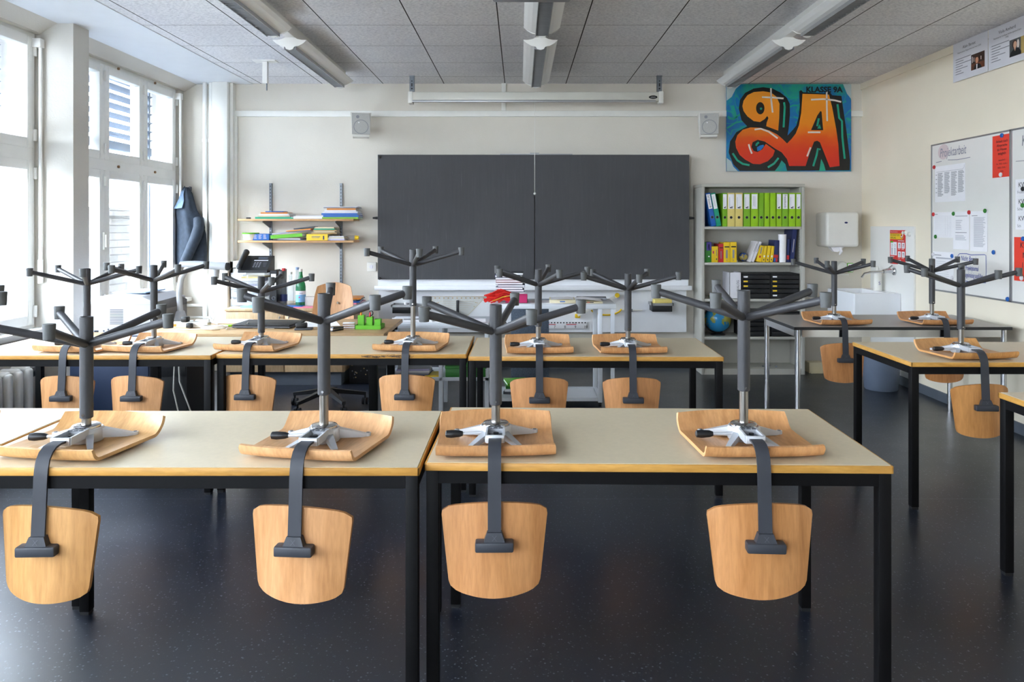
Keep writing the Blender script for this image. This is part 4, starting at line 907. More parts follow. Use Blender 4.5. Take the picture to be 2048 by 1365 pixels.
solo(MB().tube([(-.05, 0, .025), (.05, 0, .025)], [.025, .022], 'clear_plastic', 16).tube([(.05, 0, .025), (.085, .0, .025)], [.022, .018], 'c_yellow', 16), 'glue_bottle', 'clear bottle with yellow end lying at the right end of the lower shelf', 'bottle', (fx(1270), 7.10, Z0))

# ================================================================== wooden sideboard with phone, drawer box and bottles
sbx0, sbx1, sby0, sby1, sbz = -2.56, -1.53, 6.49, 7.16, .672
t = thing('sideboard', 'light wooden sideboard with blue-grey plinth behind the teacher desk', 'cabinet', ((sbx0 + sbx1) / 2, sby0, 0)); hw = (sbx1 - sbx0) / 2
MB().box(-hw + .03, hw - .03, .03, .66, 0, .115, 'dark_base').build('plinth', t)
MB().box(-hw, hw, .012, .67, .115, sbz - .025, 'cabinet_wood', .002).build('body', t); MB().box(-hw - .005, hw + .005, -.005, .67, sbz - .0245, sbz, 'cabinet_wood', .003).build('worktop', t)
for k in range(2):
    d = MB().box(-hw + .012 + k * hw - .008 * k, -.006 + k * hw - .006 * k, -.006, .0115, .12, sbz - .032, 'cabinet_wood', .002).build('door', t)
    MB().tube([((-.04 if k == 0 else .04), -.006, .5), ((-.04 if k == 0 else .04), -.02, .5), ((-.04 if k == 0 else .04), -.02, .6), ((-.04 if k == 0 else .04), -.006, .6)], .005, 'alu', 8).build('handle', d)
ZS = sbz + .0008
t = thing('drawer_box', 'clear plastic drawer box full of papers, telephone standing on it', 'drawer box', (PX(506, 6.75), 6.75, ZS))
MB().box(-.15, .15, -.13, .13, .0, .006, 'clear_plastic').box(-.15, -.146, -.13, .13, 0, .30, 'clear_plastic').box(.146, .15, -.13, .13, 0, .30, 'clear_plastic').box(-.15, .15, -.13, .13, .294, .30, 'clear_plastic').box(-.15, .15, .126, .13, 0, .30, 'clear_plastic').build('housing', t)
for k in range(4):
    z = .010 + k * .071
    d = MB().box(-.142, .142, -.136, -.131, z, z + .062, 'clear_plastic', .001).box(-.142, .142, -.131, .12, z, z + .003, 'clear_plastic').build('drawer', t)
    MB().box(-.125, .125, -.12, .10, z + .004, z + .028, 'paper').build('paper_fill', d)
    if k == 3: MB().box(-.06, .13, -.125, .10, z + .0285, z + .042, 'c_yellow').build('folder', d)
    if k == 2: MB().box(-.12, .13, -.125, .10, z + .0285, z + .033, 'c_lilac').build('folder', d)
t = thing('desk_telephone', 'black desk telephone on the clear drawer box', 'telephone', (PX(512, 6.75), 6.73, ZS + .3008))
t.scale = (1.1, 1.1, 1.1)
m = MB().frame((0, 0, 0), (0, -1, 0), (0, 0, 1)); m.prism([(-.09, 0), (.10, 0), (.10, .02), (-.06, .13), (-.09, .13)], -.13, .105, 'black_plastic'); m.build('body', t)
sl = Vector((0, .16, .11)).normalized()
m = MB().frame((.105, -.1005, .0205), (1, 0, 0), tuple(sl)); 
for i in range(3):
    for j in range(4): m.rect(-.105 + i * .022, .04 + j * .018, -.092 + i * .022, .049 + j * .018, 'c_grey', 2)
for i in range(4): m.rect(-.02 - .004 * i, .045 + i * .016, .0, .052 + i * .016, 'c_dark_grey', 2)
m.rect(-.115, .125, .0, .135, 'paper2', 2); m.rect(-.09, .15, -.01, .172, 'c_dark_grey', 2).rect(-.085, .154, -.015, .168, 'slat_grey', 3)
m.frame((-.01, -.101, .021), (1, 0, 0), tuple(sl)); m.build('keypad', t)
h = MB(); pts = [Vector((-.09, -.10, .030)) + sl * d + Vector((0, -.02, .03)) * k for d, k in ((-.015, .35), (.0, .55), (.05, .65), (.10, .7), (.15, .7), (.20, .65), (.215, .45))]
h.tube(pts, [.014, .025, .024, .022, .024, .026, .015], 'black_plastic', 12).build('handset', t)
def tall_binder(x, y, col, label, rz=0):
    t = thing('lever_binder', label, 'binder', (x, y, ZS), rz); MB().box(0, .062, 0, .004, 0, .318, col).box(0, .003, 0, .28, 0, .318, col).box(.059, .062, 0, .28, 0, .318, col).build('cover', t); MB().box(.006, .056, .01, .27, .01, .3, 'paper2').build('pages', t)
    m = MB().frame((.031, -.0003, 0), (1, 0, 0), (0, 0, 1)); m.disc(0, .075, .016, 'chrome').disc(0, .075, .011, 'chairless_black', 2); m.build('finger_hole', t)
    MB().frame((.031, -.0003, 0), (1, 0, 0), (0, 0, 1)).rect(-.022, .15, .022, .29, 'paper').build('spine_label', t)
tall_binder(PX(540, 6.64), 6.64, 'black_plastic', 'black ring binder standing between drawer box and bottles')
def bottle(px, Y, h, r, gm, cm, label, lab=None):
    t = thing('bottle', label, 'bottle', (PX(px, Y), Y, ZS), group='bottles on the sideboard')
    MB().lathe([(r * .6, .002), (r * .95, 0), (r, .01), (r, h * .52), (r * .9, h * .60), (r * .5, h * .76), (.016, h * .86), (.014, h * .95)], (0, 0, 0), gm, 24).build('body', t)
    MB().lathe([(.0165, h * .93), (.0165, h), (.0, h)], (0, 0, 0), cm, 16).build('cap', t)
    if lab:
        b = MB().lathe([(r + .0006, h * .12), (r + .0006, h * (.42 if lab == 'c_light_blue' else .30))], (0, 0, 0), lab, 24, False)
        if lab == 'c_light_blue':
            b.lathe([(r + .001, h * .32), (r + .001, h * .42)], (0, 0, 0), 'paper', 24, False)
            b.frame((0, -r - .0015, h * .34), (1, 0, 0), (0, 0, 1)); b.text('PELLEGRINO', 0, 0, .018, 'c_navy', 2, 'CENTER', .066)
            b.frame((0, -r - .0015, h * .25), (1, 0, 0), (0, 0, 1)); b.poly([((.010 if i % 2 == 0 else .004) * math.sin(math.pi * i / 5), (.010 if i % 2 == 0 else .004) * math.cos(math.pi * i / 5)) for i in range(10)], 'c_red', 2)
        b.build('label_band', t)
bottle(567.5, 6.72, .335, .032, 'bottle_clear', 'c_red', 'clear bottle with red cap beside the black binder', 'c_navy'); bottle(581, 6.68, .305, .030, 'bottle_clear', 'white_plastic', 'clear bottle with white cap between red-capped and green bottle')
bottle(594.5, 6.98, .33, .038, 'bottle_clear', 'c_pale_blue', 'clear bottle with pale cap behind the green bottle'); bottle(601.5, 6.66, .332, .043, 'green_glass', 'white_plastic', 'green glass water bottle with white and blue label', 'c_light_blue')
flat_book(PX(580, 6.56), 6.58, ZS, .22, .13, .012, 'blue', 'blue folder in front of the bottles on the sideboard', 4, 'folder'); flat_book(PX(497, 6.55), 6.56, ZS, .12, .08, .014, 'light_blue', 'crumpled light blue packet before the clear drawer box', -8, 'packet')
flat_book(PX(612, 6.55), 6.55, ZS, .20, .10, .010, 'pink', 'pink folder lying before the small white carton', 5, 'folder')
solo(MB().box(-.06, .06, -.03, .03, 0, .085, 'white_plastic', .003), 'carton', 'small white carton right of the green bottle', 'box', (PX(618, 6.68), 6.68, ZS), 6)
zz = pile(PX(700, 6.85), 6.82, ZS, [(.24, .3, .014, 'white', 8, 'folder'), (.22, .3, .012, 'pink', -4, 'folder'), (.22, .28, .016, 'blue', 5, 'folder'), (.20, .28, .012, 'dark_grey', -5, 'folder'), (.23, .28, .010, 'orange', 6, 'folder')], 'of the folder pile on the sideboard\'s right end', 'folders on the sideboard')

# ================================================================== teacher desk
dx0, dx1, dy0, dy1, dz = -2.345, -.842, 4.62, 5.36, .722
t = thing('teacher_desk', 'long wooden teacher desk with laptop and green pen tray', 'desk', ((dx0 + dx1) / 2, (dy0 + dy1) / 2, 0)); a, b = (dx1 - dx0) / 2, (dy1 - dy0) / 2
MB().box(-a, a, -b, b, dz - .026, dz, 'desk_wood', .003).build('desktop', t)
MB().box(-a + .03, a - .03, -b + .03, -b + .06, dz - .07, dz - .027, 'black_metal').box(-a + .03, a - .03, b - .06, b - .03, dz - .07, dz - .027, 'black_metal').build('apron_frame', t)
for x in (-a + .04, a - .10):
    for y in (-b + .03, b - .08): MB().box(x, x + .05, y, y + .05, 0, dz - .027, 'black_metal', .003).build('leg', t)
ZD_ = dz + .0008
def D(px, py): Y = F * (H - dz) / (py - CY); return PX(px, Y), Y
def at(px, py): x, y = D(px, py); return (x, y, ZD_)
x, y, z = at(532, 655)
t = thing('laptop', 'closed dark laptop on the teacher desk', 'laptop', (x, y + .05, z), -3)
MB().box(-.19, .19, -.13, .13, .004, .016, 'c_dark_grey', .004).build('base', t); MB().box(-.19, .19, -.13, .13, .017, .027, 'black_plastic', .004).build('lid', t)
MB().box(-.17, .17, -.11, .11, 0, .0045, 'black_plastic').build('foot', t)
x, y, z = at(612, 661)
t = thing('hole_punch', 'black hole punch with raised lever on the teacher desk', 'hole punch', (x - .02, y + .02, z), 8)
MB().box(-.055, .055, -.03, .04, 0, .012, 'c_dark_grey', .003).build('base', t); MB().box(-.05, .02, -.02, .03, .012, .045, 'black_plastic', .008).build('head', t); MB().bar((-.03, 0, .04), (.03, .08, .075), .03, .010, .028, .008, 'black_plastic').build('lever', t)
x, y, z = at(674, 662)
t = thing('stapler', 'small dark stapler on the desk left of the green tray', 'stapler', (x, y, z), 60)
MB().box(-.05, .05, -.012, .012, 0, .008, 'black_plastic', .003).build('base', t); MB().bar((-.045, 0, .022), (.05, 0, .016), .022, .016, .02, .012, 'c_dark_grey').build('arm', t); MB().box(-.05, -.03, -.01, .01, .008, .02, 'chrome').build('hinge', t)
x, y, z = at(701, 658)
for k in range(3): solo(MB().box(-.038, .038, -.028, .028, 0, .0125, 'paper2', .002).box(-.0385, .0385, -.0285, -.02, .003, .009, 'c_brown'), 'card_box', 'small pale card box, %s of the three beside the green tray' % ('topmost' if k == 2 else ORD[k] if k == 0 else 'middle one'), 'box', (x - .005 * k, y, z + k * .0132), 5 * k, 'stacked card boxes')
x, y, z = at(740, 657)
t = thing('pen_tray', 'bright green desk organiser with three upright holders', 'pen holder', (x, y, z)); G = 'c_bright_green'
MB().box(-.085, .085, -.06, .06, 0, .004, G).box(-.085, .085, -.064, -.060, 0, .026, G).box(-.085, .085, .06, .064, 0, .026, G).box(-.085, -.081, -.064, .064, 0, .026, G).box(.081, .085, -.064, .064, 0, .026, G).build('tray', t)
for cx, h in ((-.055, .085), (.0, .075), (.053, .06)):
    m = MB()
    for (p, q, r_, u) in ((-.021, .021, -.021, -.019), (-.021, .021, .019, .021), (-.021, -.019, -.021, .021), (.019, .021, -.021, .021), (-.021, .021, -.021, .021)): m.box(cx + p, cx + q, .0 + r_, .0 + u, .0045, h if (p, r_) != (-.021, -.021) or u != .021 or q != .021 else .007, G)
    m.build('holder', t)
solo(MB().tube([(0, 0, 0), (0, 0, .10)], .006, 'c_orange', 10), 'marker_pen', 'orange-capped pen in the left green holder', 'pen', (x - .058, y, z + .008)); solo(MB().tube([(0, 0, 0), (.012, 0, .095)], [.005, .005], 'c_red', 10), 'marker_pen', 'red pen in the middle green holder', 'pen', (x - .010, y, z + .008))
t = thing('scissors', 'scissors with black handles in the middle green holder', 'scissors', (x + .006, y + .004, z + .008)); MB().box(-.004, .004, -.001, .001, 0, .075, 'chrome').build('blade', t); MB().tube([(.012 * math.cos(2 * math.pi * k / 12), 0, .090 + .016 * math.sin(2 * math.pi * k / 12)) for k in range(13)], .0035, 'black_plastic', 8).build('handle', t)
x, y, z = at(640, 650); sheet(x, y + .05, z, .21, .297, 'white printed sheet on the desk beneath the wooden chair back', 20, print_=1); x, y, z = at(440, 645); sheet(x + .02, y + .06, z, .297, .21, 'white sheet on the desk left of the laptop', -6)
x, y, z = at(452, 653); solo(MB().box(-.038, .038, -.038, .038, 0, .006, 'c_lime', .001), 'sticky_notes', 'lime green sticky note pad among the white cables', 'notes', (x, y, z), 14)
# power strip, plugs and cables
x, y, z = at(363, 656)
t = thing('power_strip', 'white power strip with orange switch and black plug on the desk', 'power strip', (x, y + .02, z), -4)
MB().box(-.10, .18, -.025, .025, 0, .036, 'white_plastic', .005).build('body', t); MB().box(-.055, -.03, -.0265, -.02, .006, .026, 'c_orange', .003).build('switch', t)
MB().box(.00, .04, -.03, .02, .0365, .07, 'black_plastic', .006).build('plug', t).name = 'plug'
MB().box(.05, .085, -.06, -.0255, .002, .034, 'black_plastic', .006).build('adapter_plug', t)
def cable(pts, r, m, name, label, base): return solo(MB().tube(pts, r, m, 8), name, label, 'cable', base, group='desk cables')
def coil(px, py, R0, n, m, label):
    x, y, z = at(px, py); pts = []
    for i in range(n * 14): a = 2 * math.pi * i / 14; pts.append(((R0 + .008 * math.sin(i * .7)) * math.cos(a) * 1.4, R0 * math.sin(a) * .8, .004 + .0078 * i / 14))
    return cable(pts, .0036, m, 'coiled_cable', label, (x, y, z))
coil(429, 660, .055, 3, 'white_plastic', 'white cable coil on the desk edge beside the green notes'); 
x, y, z = at(400, 661); cable([(-.16, .02, .004), (-.08, -.01, .004), (0, .01, .006), (.08, -.015, .004), (.12, .02, .004)], .004, 'white_plastic', 'cable', 'white cable lying before the power strip', (x, y, z))
x, y, z = at(424, 648); cable([(.0, 0, .004), (.02, 0, .05), (.0, .01, .085), (-.02, 0, .06), (.02, -.03, .01), (.06, -.05, .004)], .004, 'white_plastic', 'cable', 'white cable standing in a loop beside the cable coil', (x, y, z))
x, y, z = at(490, 657); cable([(-.12, 0, .003), (-.06, .03, .003), (.0, .035, .022), (.02, 0, .04), (.0, -.02, .02), (.06, -.012, .003), (.2, -.03, .003)], .0028, 'white_plastic', 'cable', 'thin white cable looping before the laptop', (x, y, z))
x, y, z = at(405, 648); solo(MB().box(-.045, .045, -.02, .02, 0, .03, 'white_plastic', .006), 'power_adapter', 'white power adapter between power strip and cable coil', 'adapter', (x, y, z), 10)
x, y, z = at(398, 650); solo(MB().box(-.02, .02, -.03, .03, 0, .03, 'white_plastic', .005), 'charger', 'small white charger next to the black plug', 'adapter', (x - .055, y - .01, z), 25)
# document camera
M('camera_white', 'b4b8be', .35, var=.02)
x, y, z = at(357, 645)
t = thing('document_camera', 'white document camera with horizontal head beside the printer', 'document camera', (x, y + .03, z))
MB().lathe([(.05, 0), (.052, .012), (.04, .03), (.028, .07), (.024, .075)], (0, 0, 0), 'camera_white', 24).build('base', t)
MB().tube([(0, 0, .05), (-.01, 0, .20), (.005, 0, .30), (.05, 0, .375), (.09, 0, .395)], [.019, .019, .018, .018, .02], 'camera_white', 16).build('column', t)
MB().tube([(.0, 0, .40), (.10, -.005, .398), (.33, -.02, .385)], [.020, .026, .028], 'camera_white', 18).build('head', t)
MB().tube([(.33, -.02, .385), (.343, -.0207, .3845)], [.0285, .027], 'black_plastic', 18).build('lens_ring', t); MB().tube([(.25, -.016, .362), (.25, -.02, .30)], [.028, .024], 'camera_white', 16).build('lens_barrel', t)
# printer on its cabinet
t = thing('printer_cabinet', 'dark navy cabinet carrying the printer under the window', 'cabinet', (-2.69, 5.23, 0)); MB().box(-.30, .24, -.27, .34, .0, .63, 'navy_panel', .004).build('body', t); MB().box(-.30, .24, -.275, .345, .6305, .655, 'navy_panel', .003).build('worktop', t); MB().box(-.285, .225, -.276, -.2705, .02, .62, 'navy_panel', .002).build('door', t)
t = thing('laser_printer', 'big pale laser printer with grey side by the window', 'printer', (-2.655, 5.22, .6558)); M('printer_white', 'aeaeb3', .45, var=.02); M('printer_grey', '8d8984', .5, var=.03); M('printer_dark', '6a6a6c', .5)
pf = [(-.22, .02), (-.215, 0), (.215, 0), (.22, .02), (.22, .20), (.205, .27), (.12, .315), (-.05, .33), (-.16, .315), (-.215, .275)]
m = MB().frame((0, 0, 0), (1, 0, 0), (0, 0, 1)); m.prism([(p, q * .83) for p, q in pf], -.24, .22, 'printer_white'); m.build('body', t)
m = MB().box(.2205, .2225, -.215, .235, .01, .165, 'printer_grey', .001); m.build('side_panel', t); m = MB().frame((.2205, 0, 0), (0, 1, 0), (0, 0, 1)); m.prism([(-.215, .165), (.235, .165), (.235, .20), (.12, .235), (-.215, .225)], 0, .003, 'printer_dark'); m.build('side_cover', t)
m = MB().frame((0, -.2205, 0), (1, 0, 0), (0, 0, 1)); m.rect(-.22, .052, .22, .0545, 'c_grey'); m.rect(-.216, .205, .216, .2065, 'c_grey')
for k in range(10): m.rect(-.09, .075 + k * .0105, .0, .080 + k * .0105, 'c_dark_grey', 1)
m.rect(.04, .065, .062, .073, 'c_yellow').rect(.09, .10, .15, .106, 'c_grey').rect(.09, .115, .14, .118, 'ink_light').rect(.04, .078, .07, .095, 'ink_light')
for (p, q) in ((-.13, .03), (-.14, .015), (-.10, .04), (-.11, .012)): m.disc(p, q, .007, 'c_dark_grey', 1, None, 8)
m.rect(-.195, .012, -.165, .034, 'black_plastic'); m.build('rear_vent', t)
m = MB().box(-.13, .10, -.12, .17, .272, .281, 'c_pale_blue', .003); m.build('output_tray', t)
t = thing('computer_tower', 'black computer case standing under the desk\'s left end', 'computer', (-2.26, 5.02, 0)); MB().box(-.12, .12, -.22, .22, 0, .58, 'chairless_black', .006).build('case', t); MB().box(-.11, .11, -.225, -.2202, .42, .56, 'black_plastic', .003).build('front_panel', t)
cable([(0, 0, .62), (.02, -.02, .4), (.10, -.03, .2), (.22, -.04, .02)], .005, 'white_plastic', 'cable', 'white cable hanging beside the black computer case', (-2.18, 4.76, 0)); cable([(0, 0, .62), (.0, -.02, .35), (.05, -.03, .15), (.08, -.04, .02)], .0045, 'white_plastic', 'cable', 'second white cable hanging before the black computer case', (-2.19, 4.74, 0))
t = thing('equipment_box', 'black device with connectors on the floor right of the sideboard', 'device', (PX(720, 6.6), 6.7, 0)); MB().box(-.09, .09, -.12, .15, 0, .24, 'chairless_black', .006).build('case', t)
m = MB().frame((0, -.1205, 0), (1, 0, 0), (0, 0, 1))
for k in range(14): m.rect(random.uniform(-.08, .06), random.uniform(.02, .2), 0, 0, 'c_grey') if False else m.disc(random.uniform(-.075, .075), random.uniform(.03, .21), .006, random.choice(['c_dark_grey', 'c_tan', 'c_grey']), 1, None, 8)
m.build('connector', t)
for k in range(4): flat_book(PX(398, 5.0) + .01 * k, 4.98, .001 + .022 * k, .10, .2, .020, ['white', 'red', 'dark_grey', 'white'][k], '%s magazine, %s of the floor pile under the desk' % (['white', 'red', 'dark grey', 'white'][k], 'topmost' if k == 3 else ORD[k]), 8 * k, 'magazine', 'magazines under the desk')

# teacher's chair behind the desk
t = thing('teacher_chair', 'wooden shell swivel chair with black star base behind the desk', 'chair', (PX(655, 5.72), 5.72, 0))
vs = []; fs = []; nu, nv = 13, 12
for sd in (0, 1):
    for j in range(nv):
        v = j / (nv - 1)
        for i in range(nu):
            u = -1 + 2 * i / (nu - 1); hw = .175 - .035 * v ** 1.5; z = .48 + .46 * v - .03 * u * u * max(0, v - .6) / .4
            vs.append((u * hw * (1 - .06 * max(0, v - .85) / .15), .17 + .06 * v - .035 * u * u + sd * .011, z))
N = nu * nv
for j in range(nv - 1):
    for i in range(nu - 1): a = j * nu + i; fs += [(a, a + 1, a + nu + 1, a + nu), (N + a, N + a + nu, N + a + nu + 1, N + a + 1)]
for j in range(nv - 1): a = j * nu; fs.append((a, a + nu, N + a + nu, N + a)); a += nu - 1; fs.append((a, N + a, N + a + nu, a + nu))
for i in range(nu - 1): a = i; fs.append((a, N + a, N + a + 1, a + 1)); a = (nv - 1) * nu + i; fs.append((a, a + 1, N + a + 1, N + a))
m = MB().add(vs, fs, 'beech_back', True); m.tube([(.03, .21 - .0, .78), (.03, .192, .78)], .009, 'chrome', 10); m.build('backrest', t)
MB().box(-.20, .20, -.2, .2, .455, .475, 'beech_seat', .009).build('seat', t); MB().box(-.025, .025, .15, .195, .43, .62, 'black_metal', .004).box(-.03, .03, -.12, .17, .43, .455, 'black_metal', .003).build('support', t)
MB().tube([(0, 0, .10), (0, 0, .45)], .022, 'black_plastic', 16).build('gas_column', t)
for k in range(5):
    a = R(20 + 72 * k); l = MB().bar((.02 * math.cos(a), .02 * math.sin(a), .13), (.29 * math.cos(a), .29 * math.sin(a), .085), .04, .035, .028, .024, 'black_plastic').build('leg', t)
    cx, cy = .285 * math.cos(a), .285 * math.sin(a); w = MB()
    for s in (-.014, .014): w.tube([(cx + s - .008, cy, .027), (cx + s + .008, cy, .027)], .027, 'black_plastic', 16)
    w.tube([(cx, cy, .05), (cx, cy, .085)], .008, 'black_plastic', 8); w.build('castor', l)

# ================================================================== low white shelf and grey trolley
t = thing('open_shelf', 'low white open shelf holding papers and green boxes, left of trolley', 'shelf', (-.60, 5.5, 0)); TG = 'trolley_grey'
MB().box(-.385, .37, .0, .42, .634, .672, TG, .004).build('top_board', t); MB().box(-.385, .37, .01, .41, .245, .272, TG, .003).build('shelf_board', t)
for x in (-.385, .0, .34):
    for y in (.01, .38): MB().box(x, x + .03, y, y + .03, 0, .634, TG, .003).build('leg', t)
MB().box(-.385, -.371, .05, .37, .28, .63, TG).build('side_panel', t)
x0 = -.60; zt = .6728
sheet(x0 - .22, 5.66, zt, .30, .22, 'glossy brochure with dark picture at the white shelf\'s left end', 8, th=.008, print_='c_grey', cat='brochure', group=None)
sheet(x0 - .02, 5.64, zt, .28, .2, 'printed sheets before the triangle, spread on the white shelf', -10, print_=1); sheet(x0 + .02, 5.70, zt + .0016, .21, .28, 'white sheet lying across the other sheets on the white shelf', 35, print_=1); sheet(x0 + .23, 5.66, zt, .22, .2, 'white form with ruled boxes at the white shelf\'s right end', 3, print_=1)
for k in range(2):
    t = thing('storage_box', 'dark green storage box, %s one of the two on the white shelf board' % ('lower' if k == 0 else 'upper'), 'box', (-.40, 5.6, .2728 + k * .083), group='green boxes'); MB().box(-.15, .15, -.09, .14, 0, .062, 'c_dark_green', .003).build('box', t); MB().box(-.153, .153, -.093, .143, .0622, .082, 'c_dark_green', .003).build('lid', t); MB().box(.02, .055, -.0955, -.0932, .03, .045, 'paper').build('name_tag', t)
for k, (c, w) in enumerate((('navy', .26), ('grey', .25), ('white', .25), ('lilac', .24), ('grey', .24))): flat_book(-.80, 5.64, .2728 + .0135 * k, w, .2, .012, c, '%s folder, %s of the stack on the white shelf board' % (c, 'topmost' if k == 4 else ORD[k]), 3 * k - 5, 'folder', 'folders in the white shelf')
sheet(-.655, 5.60, .2728, .12, .16, 'yellow paper folder between folder stack and green boxes', 8, 'c_yellow', .01, cat='folder', group=None)
# trolley
t = thing('trolley', 'tall light grey steel trolley table below the blackboard', 'trolley', (.255, 5.74, 0)); x0 = .255
MB().box(-.487, .482, -.01, .42, .752, .79, TG, .003).build('tabletop', t)
for x in (-.46, .345):
    for y in (.0, .38): MB().box(x, x + .034, y, y + .034, .03, .752, TG, .003).build('leg', t)
m = MB()
for y in (.004, .384): m.box(-.43, .345, y, y + .026, .04, .066, TG)
for x in (-.456, .349): m.box(x, x + .026, .034, .38, .04, .066, TG)
m.build('base_frame', t); MB().box(-.43, .345, .03, .38, .056, .062, TG).build('base_board', t)
for x in (-.443, .362):
    for y in (.017, .397): MB().tube([(x - .01, y, .016), (x + .01, y, .016)], .016, 'black_plastic', 12).build('castor', t)
MB().box(.445, .472, .0, .034, .03, .752, TG).build('post', t).name = 'post'
zt = .7908
N_ = 12; zz = zt
for k in range(N_):
    c = ['navy', 'dark_red', 'navy', 'grey', 'navy', 'grey', 'navy', 'black', 'dark_red', 'grey', 'navy', 'dark_grey'][k]
    flat_book(PX(1021, 5.98) + random.uniform(-.010, .008) - (.012 if k >= 8 else 0), 5.99, zz, .215, .16, .0185, c, 'white-paged %s book, %s of the tall trolley stack' % (c.replace('_', ' '), 'topmost' if k == N_ - 1 else ORD[k]), random.uniform(-5, 5), 'book', 'book stack on the trolley', 1); zz += .0190
t = thing('yarn_box', 'magenta cardboard box of yarn before the book stack', 'box', (PX(1033, 5.84), 5.84, zt)); MB().box(-.085, .085, -.05, .05, 0, .003, 'c_magenta').box(-.085, .085, -.05, -.047, 0, .062, 'c_magenta').box(-.085, .085, .047, .05, 0, .062, 'c_magenta').box(-.085, -.082, -.05, .05, 0, .062, 'c_magenta').box(.082, .085, -.05, .05, 0, .062, 'c_magenta').build('box', t)
m = MB(); M('yarn_red', 'e0271e', .8); M('yarn_yellow', 'd9a52a', .8)
for k in range(46):
    y0 = random.uniform(-.06, .05); z0 = random.uniform(.012, .08); l = random.uniform(.10, .22); sg = random.uniform(-.02, .025)
    m.tube([(.10 - .02 * random.random(), y0, z0), (.10 - l * .5, y0 - .01, z0 + .012 + random.uniform(0, .02)), (.10 - l, y0 - .02 + random.uniform(-.02, .02), max(.006, z0 + sg - .01))], .0052, 'yarn_red', 6)
m.tube([(.09, -.075, .06), (.03, -.08, .05), (-.02, -.08, .028), (-.05, -.082, .02)], .004, 'yarn_yellow', 6)
o = solo(m, 'yarn_strands', 'loose tangle of red yarn spilling beside the magenta box', 'yarn', (PX(1006, 5.82) - .03, 5.84, zt)); o['kind'] = 'stuff'
sheet(PX(1085, 5.86), 5.88, zt, .21, .297, 'white sheet on the trolley right of the magenta box', 4, print_=1); sheet(PX(1105, 5.86), 5.86, zt + .0016, .2, .25, 'second white sheet overlapping toward the open book', -12, print_=1)
t = thing('open_book', 'open thick book with pictured pages on the trolley', 'book', (PX(1150, 5.86), 5.87, zt), -2); MB().box(-.20, .0, -.11, .11, 0, .028, 'c_cream', .004).box(0, .21, -.11, .11, 0, .012, 'c_cream', .003).build('pages', t)
m = MB().ring([[(-.19, y, .0285), (-.05, y, .034), (.0, y, .026), (.06, y, .034), (.205, y, .016)] for y in (-.105, .105)], 'paper', True, False, False); m.frame((-.1, -.1105, .006), (1, 0, 0), (0, 0, 1)); m.rect(-.02, .004, .02, .012, 'c_blue').rect(.15, .0, .24, .006, 'chairless_black', 2).rect(.19, .001, .21, .005, 'c_red', 3); m.build('open_page', t)
sheet(PX(1115, 5.95), 6.02, zt + .0, .25, .12, 'pale blue sheet behind the open book on the trolley', 6, 'c_pale_blue')
flat_book(PX(1186, 5.9), 6.05, zt, .24, .14, .022, 'grey', 'grey folder lying behind the open book', -5, 'folder')
t = thing('fabric_panel', 'blue-grey felt panel leaning behind the trolley', 'panel', (PX(1060, 6.3), 6.26, .0)); MB().at((0, 0, 0), rx=-6).box(-.16, .16, 0, .012, 0.002, .72, 'navy_panel', .003).build('board', t)
M('felt_grey', '56606e', .95, var=.25, vs=120); t.children[0].data.materials[0] = MATS['felt_grey']
for k, c in enumerate(('dark_grey', 'white', 'dark_green', 'bright_green')): flat_book(PX(1033, 5.98), 5.98, .063 + .0225 * k, .18, .22, .021, c, '%s folder, %s of the pile on the trolley\'s base' % (c.replace('_', ' '), 'topmost' if k == 3 else ORD[k]), 6 * k - 8, 'folder', 'folders on the trolley base')

# ================================================================== jacket on its hook by the window
M('jacket_navy', '1d2733', .85, var=.25, vs=30, bmp=.6, bs=220); M('jacket_lining', '56687c', .85, var=.15, vs=40)
jx, jy = PX(372, 7.14), 7.19
t = thing('jacket', 'dark navy hooded jacket hanging on a hook beside the window', 'jacket', (jx, jy, 1.0))
def jz(py): return PZ(py, 7.1) - 1.0
def jw(px): return PX(px, 7.1) - jx
prof = [(374, 358, 368), (377, 356.5, 371), (386, 354.5, 376), (400, 352, 380), (414, 346, 384), (420, 343.5, 386), (430, 343, 392), (438, 343.5, 396), (452, 344, 400), (470, 343, 404.5), (490, 341.5, 406), (506, 339.5, 406.5), (524, 340.5, 405.5), (534, 342, 402)]
loops = []
for i, (py, a, b) in enumerate(prof):
    xa_, xb_ = jw(a), jw(b); c, hw = (xa_ + xb_) / 2, (xb_ - xa_) / 2; dp = .03 + .05 * min(1, i / 6); lp = []
    for k in range(40):
        an = 2 * math.pi * k / 40; f = 1 + (.10 * math.sin(5 * an + i * .35) + .05 * math.sin(9 * an - i * .5)) * min(1, i / 5) * (1 if math.sin(an) < 0 else .3)
        lp.append((c + hw * math.cos(an) * (1 + (f - 1) * .25), dp * math.sin(an) * f - .0 if math.sin(an) < 0 else .045 * math.sin(an), jz(py) + (.012 * math.sin(3 * an) if i == len(prof) - 1 else 0)))
    loops.append(lp)
MB().ring(loops, 'jacket_navy').build('body', t)
MB().tube([(jw(394), -.055, jz(437)), (jw(398), -.085, jz(455)), (jw(393), -.105, jz(475)), (jw(382), -.105, jz(500)), (jw(371), -.095, jz(522)), (jw(369), -.09, jz(526))], [.045, .052, .05, .046, .044, .040], 'jacket_navy', 16).build('sleeve', t)
m = MB().ring([[(jw(a), y, jz(b)) for a, b, y in q] for q in ([(362, 376, -.03), (357, 384, -.04), (354, 397, -.052), (350, 408, -.066), (344, 418, -.08)], [(365, 377, -.045), (364, 390, -.06), (366, 402, -.072), (365, 410, -.084), (364, 416, -.094)])], 'jacket_lining', True, False, False); m.build('hood_lining', t)
